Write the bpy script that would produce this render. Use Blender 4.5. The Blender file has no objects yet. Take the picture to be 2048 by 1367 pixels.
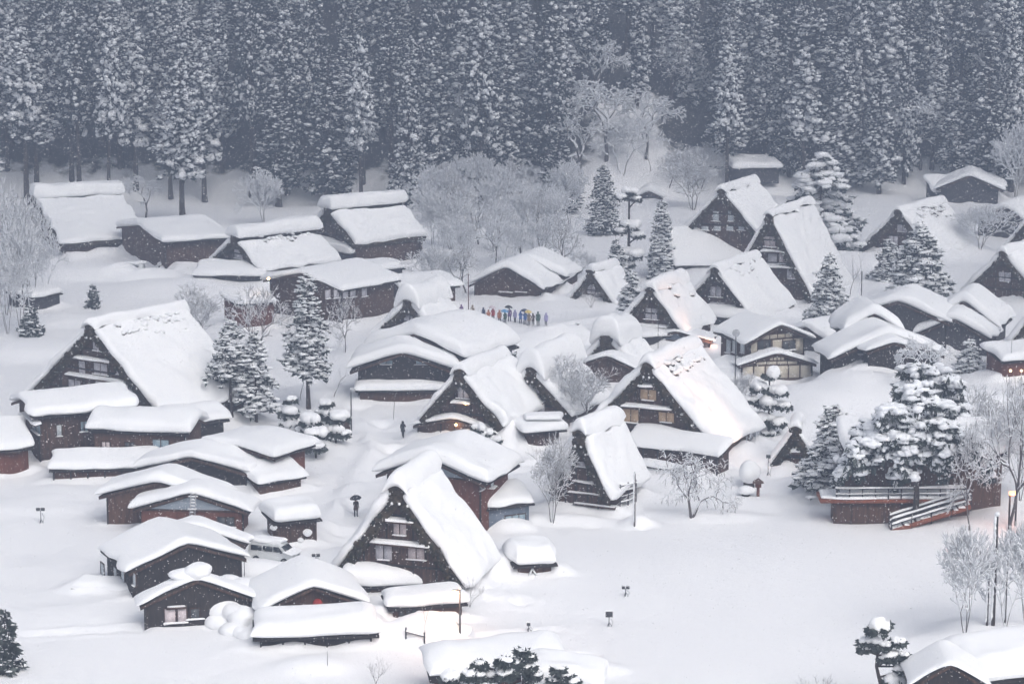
import bpy, math, random
import numpy as np
from mathutils import Vector, Matrix

# ------------------------------------------------------------------ camera
CAM_H = 55.0
FPX = 4836.0                      # focal length in pixels of the 2048 px wide photograph
CX, CY, HORIZON = 1024.0, 683.5, -208.0
PITCH = math.atan((CY - HORIZON) / FPX)
scene = bpy.context.scene
cam_data = bpy.data.cameras.new("camera")
cam = bpy.data.objects.new("camera", cam_data)
scene.collection.objects.link(cam)
cam.location = (0, 0, CAM_H)
cam.rotation_euler = (math.pi / 2 - PITCH, 0, 0)
cam_data.sensor_width = 36.0
cam_data.lens = 36.0 * FPX / 2048.0
cam_data.clip_start = 1.0
cam_data.clip_end = 3000.0
scene.camera = cam

# ------------------------------------------------------------------ light: overcast winter dusk
SUN_EL, SUN_AZ = 48.0, 150.0      # degrees; azimuth clockwise from +y
world = bpy.data.worlds.new("World")
scene.world = world
world.use_nodes = True
wn, wl = world.node_tree.nodes, world.node_tree.links
wn.clear()
w_out = wn.new("ShaderNodeOutputWorld")
w_bg = wn.new("ShaderNodeBackground")
w_sky = wn.new("ShaderNodeTexSky")
w_sky.sky_type = 'NISHITA'
w_sky.sun_disc = False
w_sky.sun_elevation = math.radians(SUN_EL)
w_sky.sun_rotation = math.radians(SUN_AZ)
w_sky.air_density = 1.0
w_sky.dust_density = 6.0
w_hsv = wn.new("ShaderNodeHueSaturation")
w_hsv.inputs["Saturation"].default_value = 0.38
wl.new(w_sky.outputs[0], w_hsv.inputs["Color"])
wl.new(w_hsv.outputs[0], w_bg.inputs["Color"])
wl.new(w_bg.outputs[0], w_out.inputs["Surface"])
w_bg.inputs["Strength"].default_value = 0.13
sun_data = bpy.data.lights.new("sun", 'SUN')
sun = bpy.data.objects.new("sun", sun_data)
scene.collection.objects.link(sun)
sun_data.energy = 1.0
sun_data.angle = math.radians(50)
sun_data.color = (1.0, 0.975, 0.95)
_sd = Vector((math.sin(math.radians(SUN_AZ)) * math.cos(math.radians(SUN_EL)),
              math.cos(math.radians(SUN_AZ)) * math.cos(math.radians(SUN_EL)), math.sin(math.radians(SUN_EL))))
sun.rotation_euler = _sd.to_track_quat('Z', 'Y').to_euler()
scene.view_settings.view_transform = 'Standard'
scene.view_settings.look = 'None'
scene.view_settings.gamma = 1.0
scene.view_settings.use_curve_mapping = False
scene.view_settings.exposure = 1.16
scene.render.engine = 'CYCLES'
scene.cycles.use_denoising = True
scene.cycles.max_bounces = 5
scene.cycles.diffuse_bounces = 3
scene.cycles.glossy_bounces = 1
scene.cycles.transmission_bounces = 2
scene.cycles.volume_bounces = 0
scene.cycles.transparent_max_bounces = 4

# ------------------------------------------------------------------ projection helpers (numbers only)
_F = np.array([0, math.cos(PITCH), -math.sin(PITCH)])
_U = np.array([0, math.sin(PITCH), math.cos(PITCH)])
_C = np.array([0, 0, CAM_H])


def ray(px, py):
    return _F + np.array([1.0, 0, 0]) * ((px - CX) / FPX) - _U * ((py - CY) / FPX)


def on_plane(px, py, o, n):
    d = ray(px, py)
    return _C + d * (np.dot(np.asarray(o) - _C, n) / np.dot(d, n))


def at_depth(px, py, y):
    d = ray(px, py)
    return _C + d * (y / d[1])


def flat(px, py, z=0.0):
    return on_plane(px, py, (0, 0, z), np.array([0, 0, 1.0]))


# ------------------------------------------------------------------ noise
def _hash(ix, iy, seed):
    h = (ix.astype(np.int64) * 374761393 + iy.astype(np.int64) * 668265263 + seed * 982451653) & 0x7fffffff
    h = ((h ^ (h >> 13)) * 1274126177) & 0x7fffffff
    return ((h ^ (h >> 16)) & 0xffff) / 65535.0


def vnoise(x, y, seed=0):
    x = np.asarray(x, float)
    y = np.asarray(y, float)
    ix, iy = np.floor(x), np.floor(y)
    fx, fy = x - ix, y - iy
    fx, fy = fx * fx * (3 - 2 * fx), fy * fy * (3 - 2 * fy)
    a, b = _hash(ix, iy, seed), _hash(ix + 1, iy, seed)
    c, d = _hash(ix, iy + 1, seed), _hash(ix + 1, iy + 1, seed)
    return (a + (b - a) * fx) * (1 - fy) + (c + (d - c) * fx) * fy - 0.5


# ------------------------------------------------------------------ terrain: (pixel x, pixel y, height, radius x, radius y) of drifts and hollows
MOUNDS = [
    (1650, 810, 2.2, 8, 7), (1730, 790, 1.6, 5, 5), (1560, 850, 1.0, 5, 4), (852, 1280, 2.3, 2.9, 1.5), (440, 1235, 1.7, 1.3, 2.0), (470, 1210, 1.9, 1.6, 2.4),
    (500, 1255, 1.2, 1.0, 1.5), (1275, 1045, 0.9, 1.4, 1.2), (1100, 1040, 0.7, 5, 1.5), (1020, 1055, 0.8, 2.0, 1.4), (1000, 690, 1.2, 7, 3), (1130, 680, 1.3, 4, 3), (1010, 676, 1.1, 5, 2.2), (1110, 682, 1.2, 5, 2.4),
    (980, 900, .9, 3, 2), (600, 900, .8, 5, 4), (740, 985, 1.2, 2.4, 2.6), (975, 1120, 1.2, 3.2, 4.5), (900, 860, 1.0, 2.6, 1.5), (640, 790, .9, 7, 4),
    (180, 550, 1.8, 7, 6), (300, 555, 1.5, 5, 3), (330, 580, 1.4, 8, 7), (380, 545, 1.0, 3, 3), (70, 1010, .4, 6, 3), (120, 985, .5, 4, 3), (760, 1215, .9, 1.6, 1.8), (740, 1260, 1.0, 1.5, 3),
    (1180, 610, .9, 7, 5), (1400, 760, 1.2, 5, 3), (1500, 1000, .5, 4, 3), (1400, 1030, .6, 5, 2), (1620, 970, .9, 4, 4), (2000, 1000, 1.6, 5, 8), (1985, 1060, .7, 6, 4),
    (1020, 1205, .35, 2.2, 2.0), (1040, 1210, -.55, .8, .7), (1285, 1052, -.8, .45, .5), (620, 1330, .7, 2.5, 2), (1195, 1345, .5, 2, 1.5), (1172, 1312, -.6, .9, .6),
    (1960, 1270, .8, 4, 3), (1850, 1290, .5, 3, 2.4), (520, 1140, .8, 3, 1.6), (700, 1105, .25, 2, 3), (1300, 640, .8, 4, 3), (560, 620, .8, 4, 5), (140, 640, .8, 7, 5),
    (1250, 330, 1.6, 12, 10), (1330, 420, 1.4, 10, 8), (1120, 560, .8, 6, 6), (60, 700, 1.0, 6, 6), (1430, 560, 1.3, 6, 4), (1690, 520, 1.0, 7, 6), (220, 1225, .3, 6, 3),
    (1700, 700, .9, 4, 4), (1900, 800, 1.5, 8, 5), (900, 1100, 1.1, 2.0, 2.6), (665, 1110, .5, 2.4, 3.0)]
_MW = [(flat(a, b)[0], flat(a, b)[1], h, rx, ry) for a, b, h, rx, ry in MOUNDS]


def hill_amount(x, y):
    foot = 436.0 + 9.0 * vnoise(x / 34.0, 3.3, 5) + np.where(x > 18, np.minimum((x - 18) * 0.9, 16.0), 0.0)
    t = np.maximum(y - foot, 0.0)
    return t


_PP = [((640, 1135), (690, 1060), 1.5), ((690, 1060), (730, 1010), 1.5), ((730, 1010), (795, 900), 1.7), ((795, 900), (770, 845), 1.7), ((770, 845), (720, 815), 1.3), ((795, 900), (1000, 935), 1.1), ((1000, 935), (1085, 925), 1.0),
       ((915, 646), (1110, 656), 1.5), ((1110, 656), (1240, 640), 1.2), ((1110, 656), (1190, 720), .9), ((60, 1270), (280, 1262), .7), ((930, 1278), (1110, 1262), .7), ((1540, 960), (1640, 920), 1.2), ((1640, 920), (1760, 860), 1.2),
       ((600, 900), (700, 880), 1.2), ((230, 560), (330, 545), 1.3)]
PATHS = [(flat(*a)[:2], flat(*b)[:2], w) for a, b, w in _PP]
RECTS = []                     # building footprints: centre, axes, half sizes, drift height


def terrain(x, y, mounds=True):
    x = np.asarray(x, float)
    y = np.asarray(y, float)
    z = 0.55 * vnoise(x / 13, y / 15, 1) + 0.22 * vnoise(x / 4.5, y / 5.0, 2) + 0.07 * vnoise(x / 1.4, y / 1.6, 3)
    if np.ndim(x) == 2 or mounds:
        for (ax, ay), (bx, by), wd in PATHS:                  # trodden lanes: sunken, rough, with ploughed banks
            dx, dy = bx - ax, by - ay
            u = np.clip(((x - ax) * dx + (y - ay) * dy) / (dx * dx + dy * dy), 0, 1)
            d = np.sqrt((x - ax - u * dx) ** 2 + (y - ay - u * dy) ** 2) / wd
            core = np.exp(-d ** 4)
            z = z - (.12 + .12 * wd) * core + .16 * wd * np.exp(-((d - 1.55) / .42) ** 2) * (1 + 1.2 * vnoise(x / 1.8, y / 1.8, 61)) + core * .20 * vnoise(x / .55, y / .9, 62)
    t = hill_amount(x, y)
    z = z + 0.62 * np.sqrt(t * t + 16) - 2.48
    z = z + np.maximum(np.abs(x) - 130, 0) * 0.45 * (y > 60)
    near = np.maximum(112.0 - y, 0)                       # the lookout hill the picture is taken from
    z = z + np.minimum(near * 0.47, 52.0) * (near > 0)
    if mounds:
        for mx, my, h, rx, ry in _MW:
            q = ((x - mx) / rx) ** 2 + ((y - my) / ry) ** 2
            z = z + h * np.exp(-q * q * 0.7 - q * 0.3)
        for c, ax, ay, hx, hy, h in RECTS:                 # drifts banked against the buildings, low on the front side
            lx, ly = (x - c[0]) * ax[0] + (y - c[1]) * ax[1], (x - c[0]) * ay[0] + (y - c[1]) * ay[1]
            near_it = (np.abs(lx) < hx + 6) & (np.abs(ly) < hy + 6)
            if not np.any(near_it):
                continue
            d2 = np.maximum(np.abs(lx) - hx, 0) ** 2 + np.maximum(np.abs(ly) - hy, 0) ** 2
            front = np.clip((-ly - hy + .3) / .8, 0, 1)
            z = z + near_it * h * (1 - .85 * front) * np.exp(-d2 / 3.2) * (1 + .9 * vnoise(x / 2.3, y / 2.3, 41))
    return z


def ground(px, py):
    """The point of the snow surface seen at a pixel of the photograph."""
    d = ray(px, py)
    t = np.linspace(110, 640, 1600) / d[1]
    P = _C + d[None] * t[:, None]
    below = np.nonzero(P[:, 2] <= terrain(P[:, 0], P[:, 1]))[0]
    p = P[below[0]] if len(below) else P[-1]
    return np.array([p[0], p[1], float(terrain(p[0], p[1]))])


def scale_at(p):
    return FPX / float((np.asarray(p) - _C) @ _F)


# ------------------------------------------------------------------ materials
MATS = {}


def new_mat(name, color, rough=0.8, color2=None, nscale=3.0, bump=0.0, bscale=20.0, stretch=(1, 1, 1), emit=None, ramp=(0.35, 0.65), detail=5.0, spec=0.3):
    m = bpy.data.materials.new(name)
    m.use_nodes = True
    n, l = m.node_tree.nodes, m.node_tree.links
    b = n["Principled BSDF"]
    b.inputs["Base Color"].default_value = (*color, 1)
    b.inputs["Roughness"].default_value = rough
    b.inputs["Specular IOR Level"].default_value = spec
    if color2 is not None or bump:
        tc = n.new("ShaderNodeTexCoord")
        mp = n.new("ShaderNodeMapping")
        mp.inputs["Scale"].default_value = stretch
        l.new(tc.outputs["Object"], mp.inputs[0])
    if color2 is not None:
        t = n.new("ShaderNodeTexNoise")
        t.inputs["Scale"].default_value = nscale
        t.inputs["Detail"].default_value = detail
        t.inputs["Roughness"].default_value = 0.65
        r = n.new("ShaderNodeValToRGB")
        r.color_ramp.elements[0].position, r.color_ramp.elements[1].position = ramp
        r.color_ramp.elements[0].color = (*color, 1)
        r.color_ramp.elements[1].color = (*color2, 1)
        l.new(mp.outputs[0], t.inputs["Vector"])
        l.new(t.outputs["Fac"], r.inputs[0])
        l.new(r.outputs[0], b.inputs["Base Color"])
    if bump:
        t2 = n.new("ShaderNodeTexNoise")
        t2.inputs["Scale"].default_value = bscale
        t2.inputs["Detail"].default_value = 4
        bm = n.new("ShaderNodeBump")
        bm.inputs["Strength"].default_value = bump
        bm.inputs["Distance"].default_value = 0.1
        l.new(mp.outputs[0], t2.inputs["Vector"])
        l.new(t2.outputs["Fac"], bm.inputs["Height"])
        l.new(bm.outputs[0], b.inputs["Normal"])
    if emit:
        b.inputs["Emission Color"].default_value = (*emit[0], 1)
        b.inputs["Emission Strength"].default_value = emit[1]
    MATS[name] = m
    return m


new_mat("snow", (0.83, 0.84, 0.86), 0.7, (0.88, 0.885, 0.89), 1.3, 0.35, 1.6, spec=0.2)
new_mat("snow_branch", (0.80, 0.82, 0.85), 0.7, spec=0.2)
new_mat("snow_cedar_shaded", (0.36, 0.39, 0.41), 0.8, (0.80, 0.81, 0.83), 2.6, spec=0.1, ramp=(.30, .52))  # greyed snow: needles poking through, plus the forest's shade put into the colour
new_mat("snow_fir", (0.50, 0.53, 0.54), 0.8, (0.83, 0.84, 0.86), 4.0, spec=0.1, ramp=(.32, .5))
new_mat("thatch", (0.030, 0.022, 0.016), 0.95, (0.090, 0.068, 0.042), 2.2, 0.8, 14, spec=0.05)
new_mat("thatch_moss", (0.018, 0.026, 0.016), 0.95, (0.06, 0.05, 0.03), 3.0, 0.5, 20, spec=0.05)
new_mat("board_dark", (0.036, 0.020, 0.015), 0.85, (0.115, 0.070, 0.052), 2.0, 0.4, 10, (3, 3, .4), spec=0.15)
new_mat("board_black", (0.018, 0.015, 0.014), 0.85, (0.050, 0.040, 0.036), 2.0, 0.4, 10, (3, 3, .4), spec=0.15)
new_mat("board_brown", (0.066, 0.036, 0.026), 0.85, (0.140, 0.080, 0.056), 2.0, 0.4, 10, (3, 3, .4), spec=0.15)
new_mat("board_red", (0.098, 0.036, 0.024), 0.85, (0.165, 0.064, 0.042), 1.6, 0.4, 10, (3, 3, .4), spec=0.15)
new_mat("board_orange", (0.20, 0.062, 0.030), 0.85, (0.28, 0.095, 0.05), 1.6, 0.3, 10, (3, 3, .4), spec=0.15)
new_mat("board_grey", (0.035, 0.032, 0.034), 0.85, (0.075, 0.068, 0.07), 2.0, 0.4, 10, (3, 3, .4), spec=0.15)
new_mat("panel_grey", (0.26, 0.31, 0.36), 0.7, (0.34, 0.38, 0.43), 1.2)
new_mat("panel_blue", (0.10, 0.13, 0.17), 0.7, (0.17, 0.20, 0.25), 1.2)
new_mat("plaster_cream", (0.52, 0.47, 0.38), 0.85, (0.60, 0.55, 0.46), 1.2)
new_mat("paper_pane", (0.46, 0.45, 0.49), 0.6, (0.58, 0.57, 0.61), 3.0)
new_mat("pane_tan", (0.34, 0.25, 0.165), 0.6, (0.44, 0.33, 0.23), 3.0, emit=((1.0, 0.62, 0.32), 0.04))
new_mat("pane_pink", (0.52, 0.45, 0.46), 0.5, (0.66, 0.59, 0.60), 3.0)
new_mat("pane_dark", (0.05, 0.055, 0.06), 0.25, (0.09, 0.095, 0.10), 2.0)
new_mat("pane_blue", (0.22, 0.30, 0.36), 0.35, (0.32, 0.42, 0.48), 2.0)
new_mat("pane_white", (0.50, 0.55, 0.58), 0.35, (0.62, 0.66, 0.68), 2.0)
new_mat("needles", (0.022, 0.032, 0.028), 0.8, (0.085, 0.100, 0.092), 1.4, spec=0.15)
new_mat("needles_far", (0.013, 0.020, 0.020), 0.85, (0.035, 0.047, 0.045), 0.7, spec=0.1)
new_mat("bark", (0.028, 0.021, 0.018), 0.9, (0.075, 0.060, 0.052), 4.0, 0.5, 14, (3, 3, .6), spec=0.1)
new_mat("bark_pale", (0.075, 0.062, 0.060), 0.9, (0.15, 0.13, 0.128), 4.0, 0.3, 14, (3, 3, .6), spec=0.1)
new_mat("metal_dark", (0.04, 0.042, 0.045), 0.5, (0.07, 0.07, 0.075), 4.0)
new_mat("metal_pale", (0.35, 0.36, 0.38), 0.45, (0.45, 0.46, 0.48), 4.0)
new_mat("rubber", (0.015, 0.015, 0.015), 0.8)
new_mat("glass_dark", (0.02, 0.025, 0.03), 0.12, spec=0.5)
new_mat("white_paint", (0.62, 0.65, 0.66), 0.35, (0.70, 0.72, 0.73), 2.0, spec=0.5)
new_mat("red_paint", (0.28, 0.02, 0.02), 0.5, (0.36, 0.04, 0.03), 3.0)
new_mat("icicle", (0.55, 0.60, 0.66), 0.15, spec=0.6)
new_mat("lamp_glow", (0.9, 0.6, 0.3), 0.5, emit=((1.0, 0.62, 0.25), 9.0))
new_mat("lamp_soft", (0.9, 0.7, 0.45), 0.5, emit=((1.0, 0.74, 0.40), 3.0))
new_mat("torch_glow", (0.9, 0.3, 0.12), 0.5, emit=((1.0, 0.30, 0.10), 4.0))
for _n, _c in dict(coat_black=(.015, .015, .018), coat_brown=(.06, .035, .03), coat_navy=(.03, .04, .09), coat_red=(.35, .05, .06), coat_pink=(.50, .20, .26), coat_orange=(.42, .16, .08),
                   coat_blue=(.05, .14, .42), coat_sky=(.10, .28, .50), coat_purple=(.14, .08, .20), coat_lilac=(.28, .26, .44), coat_green=(.04, .08, .06), coat_tan=(.20, .15, .11),
                   coat_white=(.6, .6, .63), trousers=(.02, .02, .025), skin=(.42, .26, .19), hair=(.02, .015, .013), cloth_yellow=(.55, .42, .12), cloth_clear=(.55, .48, .52)).items():
    new_mat(_n, _c, 0.8, tuple(v * 1.25 for v in _c), 6.0)


def flake_material():
    m = bpy.data.materials.new('flake')
    m.use_nodes = True
    n, l = m.node_tree.nodes, m.node_tree.links
    n.clear()
    out, mix, df, tr = n.new("ShaderNodeOutputMaterial"), n.new("ShaderNodeMixShader"), n.new("ShaderNodeBsdfDiffuse"), n.new("ShaderNodeBsdfTranslucent")
    df.inputs[0].default_value = tr.inputs[0].default_value = (.93, .94, .96, 1)
    l.new(df.outputs[0], mix.inputs[1])
    l.new(tr.outputs[0], mix.inputs[2])
    l.new(mix.outputs[0], out.inputs[0])
    MATS['flake'] = m


flake_material()


# ------------------------------------------------------------------ mesh building
class MB:
    """Collects vertices and faces in world space; build() links them as ONE mesh object."""
    def __init__(self):
        self.V, self.F, self.n = [], [], 0

    def add(self, V, F, mat=0):
        V = np.asarray(V, float).reshape(-1, 3)
        self.V.append(V)
        for f in (F if isinstance(F, (list, tuple)) and len(F) and isinstance(F[0], np.ndarray) else [np.asarray(F)]):
            self.F.append((f + self.n, mat))
        self.n += len(V)

    def box(self, o, ex, ey, ez, mat=0):
        """A box from corner o along three edge vectors."""
        o, ex, ey, ez = (np.asarray(a, float) for a in (o, ex, ey, ez))
        V = [o, o + ex, o + ex + ey, o + ey, o + ez, o + ex + ez, o + ex + ey + ez, o + ey + ez]
        self.add(V, [[0, 3, 2, 1], [4, 5, 6, 7], [0, 1, 5, 4], [1, 2, 6, 5], [2, 3, 7, 6], [3, 0, 4, 7]], mat)

    def bar(self, a, b, w, h=None, mat=0):
        """A square bar from a to b."""
        a, b = np.asarray(a, float), np.asarray(b, float)
        d = b - a
        d = d / (np.linalg.norm(d) + 1e-9)
        up = np.array([0, 0, 1.0]) if abs(d[2]) < 0.9 else np.array([0, 1.0, 0])
        s = np.cross(d, up)
        s /= np.linalg.norm(s)
        t = np.cross(s, d)
        h = h or w
        self.box(a - s * w / 2 - t * h / 2, b - a, s * w, t * h, mat)

    def segs(self, P0, P1, R0, R1, n=4, mat=0):
        """Many tapered tubes at once."""
        P0, P1 = np.asarray(P0, float), np.asarray(P1, float)
        R0, R1 = np.asarray(R0, float), np.asarray(R1, float)
        k = len(P0)
        if not k:
            return
        d = P1 - P0
        d /= np.linalg.norm(d, axis=1, keepdims=True) + 1e-9
        ref = np.where(np.abs(d[:, 2:3]) < 0.9, np.array([[0, 0, 1.0]]), np.array([[1.0, 0, 0]]))
        a = np.cross(d, ref)
        a /= np.linalg.norm(a, axis=1, keepdims=True) + 1e-9
        b = np.cross(d, a)
        V = np.zeros((k, 2 * n, 3))
        for i in range(n):
            c, s = math.cos(2 * math.pi * i / n), math.sin(2 * math.pi * i / n)
            o = a * c + b * s
            V[:, i] = P0 + o * R0[:, None]
            V[:, n + i] = P1 + o * R1[:, None]
        base = (np.arange(k) * 2 * n)[:, None]
        F = np.concatenate([base + np.array([[i, n + i, n + (i + 1) % n, (i + 1) % n]]) for i in range(n)], axis=0)
        self.add(V.reshape(-1, 3), F, mat)

    def tube(self, pts, rad, n=8, mat=0, cap=True):
        pts = np.asarray(pts, float)
        rad = np.broadcast_to(np.asarray(rad, float), (len(pts),))
        V = []
        for i, p in enumerate(pts):
            d = pts[min(i + 1, len(pts) - 1)] - pts[max(i - 1, 0)]
            d = d / (np.linalg.norm(d) + 1e-9)
            ref = np.array([0, 0, 1.0]) if abs(d[2]) < 0.8 else np.array([1.0, 0, 0])
            a = np.cross(d, ref)
            a /= np.linalg.norm(a)
            b = np.cross(d, a)
            for j in range(n):
                t = 2 * math.pi * j / n
                V.append(p + (a * math.cos(t) + b * math.sin(t)) * rad[i])
        F = [[i * n + j, (i + 1) * n + j, (i + 1) * n + (j + 1) % n, i * n + (j + 1) % n] for i in range(len(pts) - 1) for j in range(n)]
        self.add(V, F, mat)
        if cap:
            c0, c1 = len(V), len(V) + 1
            k = (len(pts) - 1) * n
            self.add([pts[0], pts[-1]] + V[:n] + V[k:], [[0, 2 + j, 2 + (j + 1) % n] for j in range(n)] + [[1, 2 + n + (j + 1) % n, 2 + n + j] for j in range(n)], mat)

    def blobs(self, C, R, seed=0, mat=0, lvl=0, rough=0.25, ang=None):
        """Many lumpy ellipsoids at once; C centres k x 3, R radii k x 3."""
        C, R = np.asarray(C, float), np.asarray(R, float)
        if not len(C):
            return
        V0, F0 = ICO[lvl]
        rng = np.random.default_rng(seed)
        k, nv = len(C), len(V0)
        if lvl == 2:                                          # broad uneven lumps instead of grain
            j = np.ones((k, nv))
            for f in (1.3, 2.1, 3.4):
                kv = rng.normal(0, f, (k, 3))
                j += (.04 + rough * .8) / f ** .5 * np.sin(kv @ V0.T + rng.uniform(0, 6.28, (k, 1)))
        else:
            j = 1 + rng.normal(0, rough, (k, nv)).clip(-.5, .5)
        ang = rng.uniform(0, 6.28, k) if ang is None else ang
        ca, sa = np.cos(ang)[:, None], np.sin(ang)[:, None]
        X = V0[None, :, 0] * ca - V0[None, :, 1] * sa
        Y = V0[None, :, 0] * sa + V0[None, :, 1] * ca
        P = np.stack([X, Y, np.broadcast_to(V0[None, :, 2], X.shape)], axis=2) * j[:, :, None] * R[:, None, :] + C[:, None, :]
        F = (np.arange(k) * nv)[:, None, None] + F0[None]
        self.add(P.reshape(-1, 3), F.reshape(-1, 3), mat)

    def mesh(self, name, mats, smooth=False, origin=(0, 0, 0)):
        me = bpy.data.meshes.new(name)
        V = np.concatenate(self.V) - np.asarray(origin, float)[None]
        nl = sum(f.size for f, _ in self.F)
        nf = sum(len(f) for f, _ in self.F)
        me.vertices.add(len(V))
        me.vertices.foreach_set("co", V.astype(np.float32).ravel())
        me.loops.add(nl)
        me.polygons.add(nf)
        me.loops.foreach_set("vertex_index", np.concatenate([f.ravel() for f, _ in self.F]).astype(np.int32))
        tot = np.concatenate([np.full(len(f), f.shape[1]) for f, _ in self.F]).astype(np.int32)
        me.polygons.foreach_set("loop_start", (np.cumsum(tot) - tot).astype(np.int32))
        me.polygons.foreach_set("material_index", np.concatenate([np.full(len(f), m) for f, m in self.F]).astype(np.int32))
        if smooth:
            me.polygons.foreach_set("use_smooth", np.ones(nf, dtype=bool))
        for m in mats:
            me.materials.append(MATS[m])
        me.update(calc_edges=True)
        me.validate()
        return me


def _ico(sub):
    t = (1 + 5 ** .5) / 2
    V = [(-1, t, 0), (1, t, 0), (-1, -t, 0), (1, -t, 0), (0, -1, t), (0, 1, t), (0, -1, -t), (0, 1, -t), (t, 0, -1), (t, 0, 1), (-t, 0, -1), (-t, 0, 1)]
    V = [tuple(np.array(v) / np.linalg.norm(v)) for v in V]
    F = [(0, 11, 5), (0, 5, 1), (0, 1, 7), (0, 7, 10), (0, 10, 11), (1, 5, 9), (5, 11, 4), (11, 10, 2), (10, 7, 6), (7, 1, 8), (3, 9, 4), (3, 4, 2), (3, 2, 6), (3, 6, 8), (3, 8, 9), (4, 9, 5), (2, 4, 11), (6, 2, 10), (8, 6, 7), (9, 8, 1)]
    for _ in range(sub):
        cache, G = {}, []

        def mid(a, b):
            k = (min(a, b), max(a, b))
            if k not in cache:
                m = np.array(V[a]) + np.array(V[b])
                V.append(tuple(m / np.linalg.norm(m)))
                cache[k] = len(V) - 1
            return cache[k]
        for a, b, c in F:
            x, y, z = mid(a, b), mid(b, c), mid(c, a)
            G += [(a, x, z), (b, y, x), (c, z, y), (x, y, z)]
        F = G
    return np.array(V), np.array(F)


ICO = [_ico(0), _ico(1), _ico(2)]
COL = scene.collection


def link(name, me, parent=None, loc=None):
    o = bpy.data.objects.new(name, me)
    COL.objects.link(o)
    if parent is not None:
        o.parent = parent
    if loc is not None:
        o.location = loc
    return o


class Thing:
    """An Empty at the thing's base that parents its parts."""
    def __init__(self, name, label, cat, base, group=None):
        self.base = np.asarray(base, float)
        self.o = bpy.data.objects.new(name, None)
        COL.objects.link(self.o)
        self.o.empty_display_size = 0.5
        self.o.location = self.base
        self.o["label"] = label
        self.o["category"] = cat
        if group:
            self.o["group"] = group

    def part(self, name, mb, mats, parent=None, smooth=False, label=None):
        if isinstance(mats, str):
            mats = [mats]
        o = link(name, mb.mesh(name, mats, smooth, self.base), parent if parent is not None else self.o)
        if label:
            o["label"] = label
        if name in SMALL:
            o["kind"] = "stuff"
        return o


SMALL = {'crown', 'crown_snow', 'branch_snow', 'snow_crumbs', 'straw_edge', 'icicles', 'exposed_straw', 'snow_lumps', 'pole_snow', 'snow_clumps', 'ridge_bundle'}


def single(name, mb, mats, label, cat, base, group=None, smooth=False):
    """A thing that is one mesh."""
    o = link(name, mb.mesh(name, [mats] if isinstance(mats, str) else mats, smooth, base), None, base)
    o["label"], o["category"] = label, cat
    if group:
        o["group"] = group
    return o


def copy_tree(o, parent=None):
    c = o.copy()
    COL.objects.link(c)
    if parent is not None:
        c.parent = parent
    for ch in o.children:
        copy_tree(ch, c)
    return c


# ------------------------------------------------------------------ snow slab: a rounded pillow on a sloped rectangle
def _edge(A, r, n):
    r = min(r, A * 0.95)
    ph = np.radians([90, 72, 52, 32, 12])
    e = A - r + r * np.sin(ph)
    inner = np.linspace(A - r, -(A - r), n + 2)
    pos = np.concatenate([e, inner, -e[::-1]])
    f = np.concatenate([np.cos(ph), np.ones(n + 2), np.cos(ph)[::-1]])
    return pos, f


def slab(mb, O, eu, ev, en, A, B, T, r=0.7, profile=None, seed=0, nu=10, nv=8, lump=0.16, mat=0, sag=0.0, fine=0.0):
    """O centre of the base rectangle, eu/ev unit axes with half lengths A/B, en the direction snow piles up; profile(t) lowers the base along ev."""
    O, eu, ev, en = (np.asarray(a, float) for a in (O, eu, ev, en))
    s, fs = _edge(A, r, nu)
    t, ft = _edge(B, r, nv)
    S, Tt = np.meshgrid(s, t, indexing='ij')
    E = np.power(np.clip(np.outer(fs, ft), 0, 1), 0.75)
    ox = seed * 17.31
    w1 = vnoise(Tt / 1.7 + ox, S * 0 + 1.5, seed) * 0.8
    w2 = vnoise(S / 1.7 + ox, S * 0 + 7.5, seed + 1) * 0.8
    S2 = S + np.sign(S) * np.abs(S / A) ** 4 * w1
    T2 = Tt + np.sign(Tt) * np.abs(Tt / B) ** 4 * w2
    n = 1 + .36 * vnoise(S / 5.5 + ox, Tt / 5.5, seed + 5) + lump * 2 * (vnoise(S / 2.6 + ox, Tt / 2.6, seed + 2) + 0.5 * vnoise(S / 1.0 + ox, Tt / 1.0, seed + 3) + fine * vnoise(S / .55 + ox, Tt / .55, seed + 4))
    top = T * n * (0.34 + 0.66 * E)
    bot = T * 0.34 * (1 - E) * n
    if profile is not None:
        drop = profile(T2)
    else:
        drop = 0 * T2
    if sag:
        drop = drop + sag * (np.abs(S / A) ** 3 + np.abs(Tt / B) ** 3)
    base = O + S2[..., None] * eu + T2[..., None] * ev - drop[..., None] * np.array([0, 0, 1.0])
    P = base + top[..., None] * en
    Q = base + bot[..., None] * en
    ns, nt = P.shape[:2]
    idx = np.arange(ns * nt).reshape(ns, nt)
    a, b, c, d = idx[:-1, :-1].ravel(), idx[1:, :-1].ravel(), idx[1:, 1:].ravel(), idx[:-1, 1:].ravel()
    F = np.stack([a, b, c, d], 1)
    flip = np.dot(np.cross(eu, ev), en) < 0
    F1 = F[:, ::-1] if flip else F
    F2 = F if flip else F[:, ::-1]
    mb.add(P.reshape(-1, 3), F1, mat)
    mb.add(Q.reshape(-1, 3), F2, mat)

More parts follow.
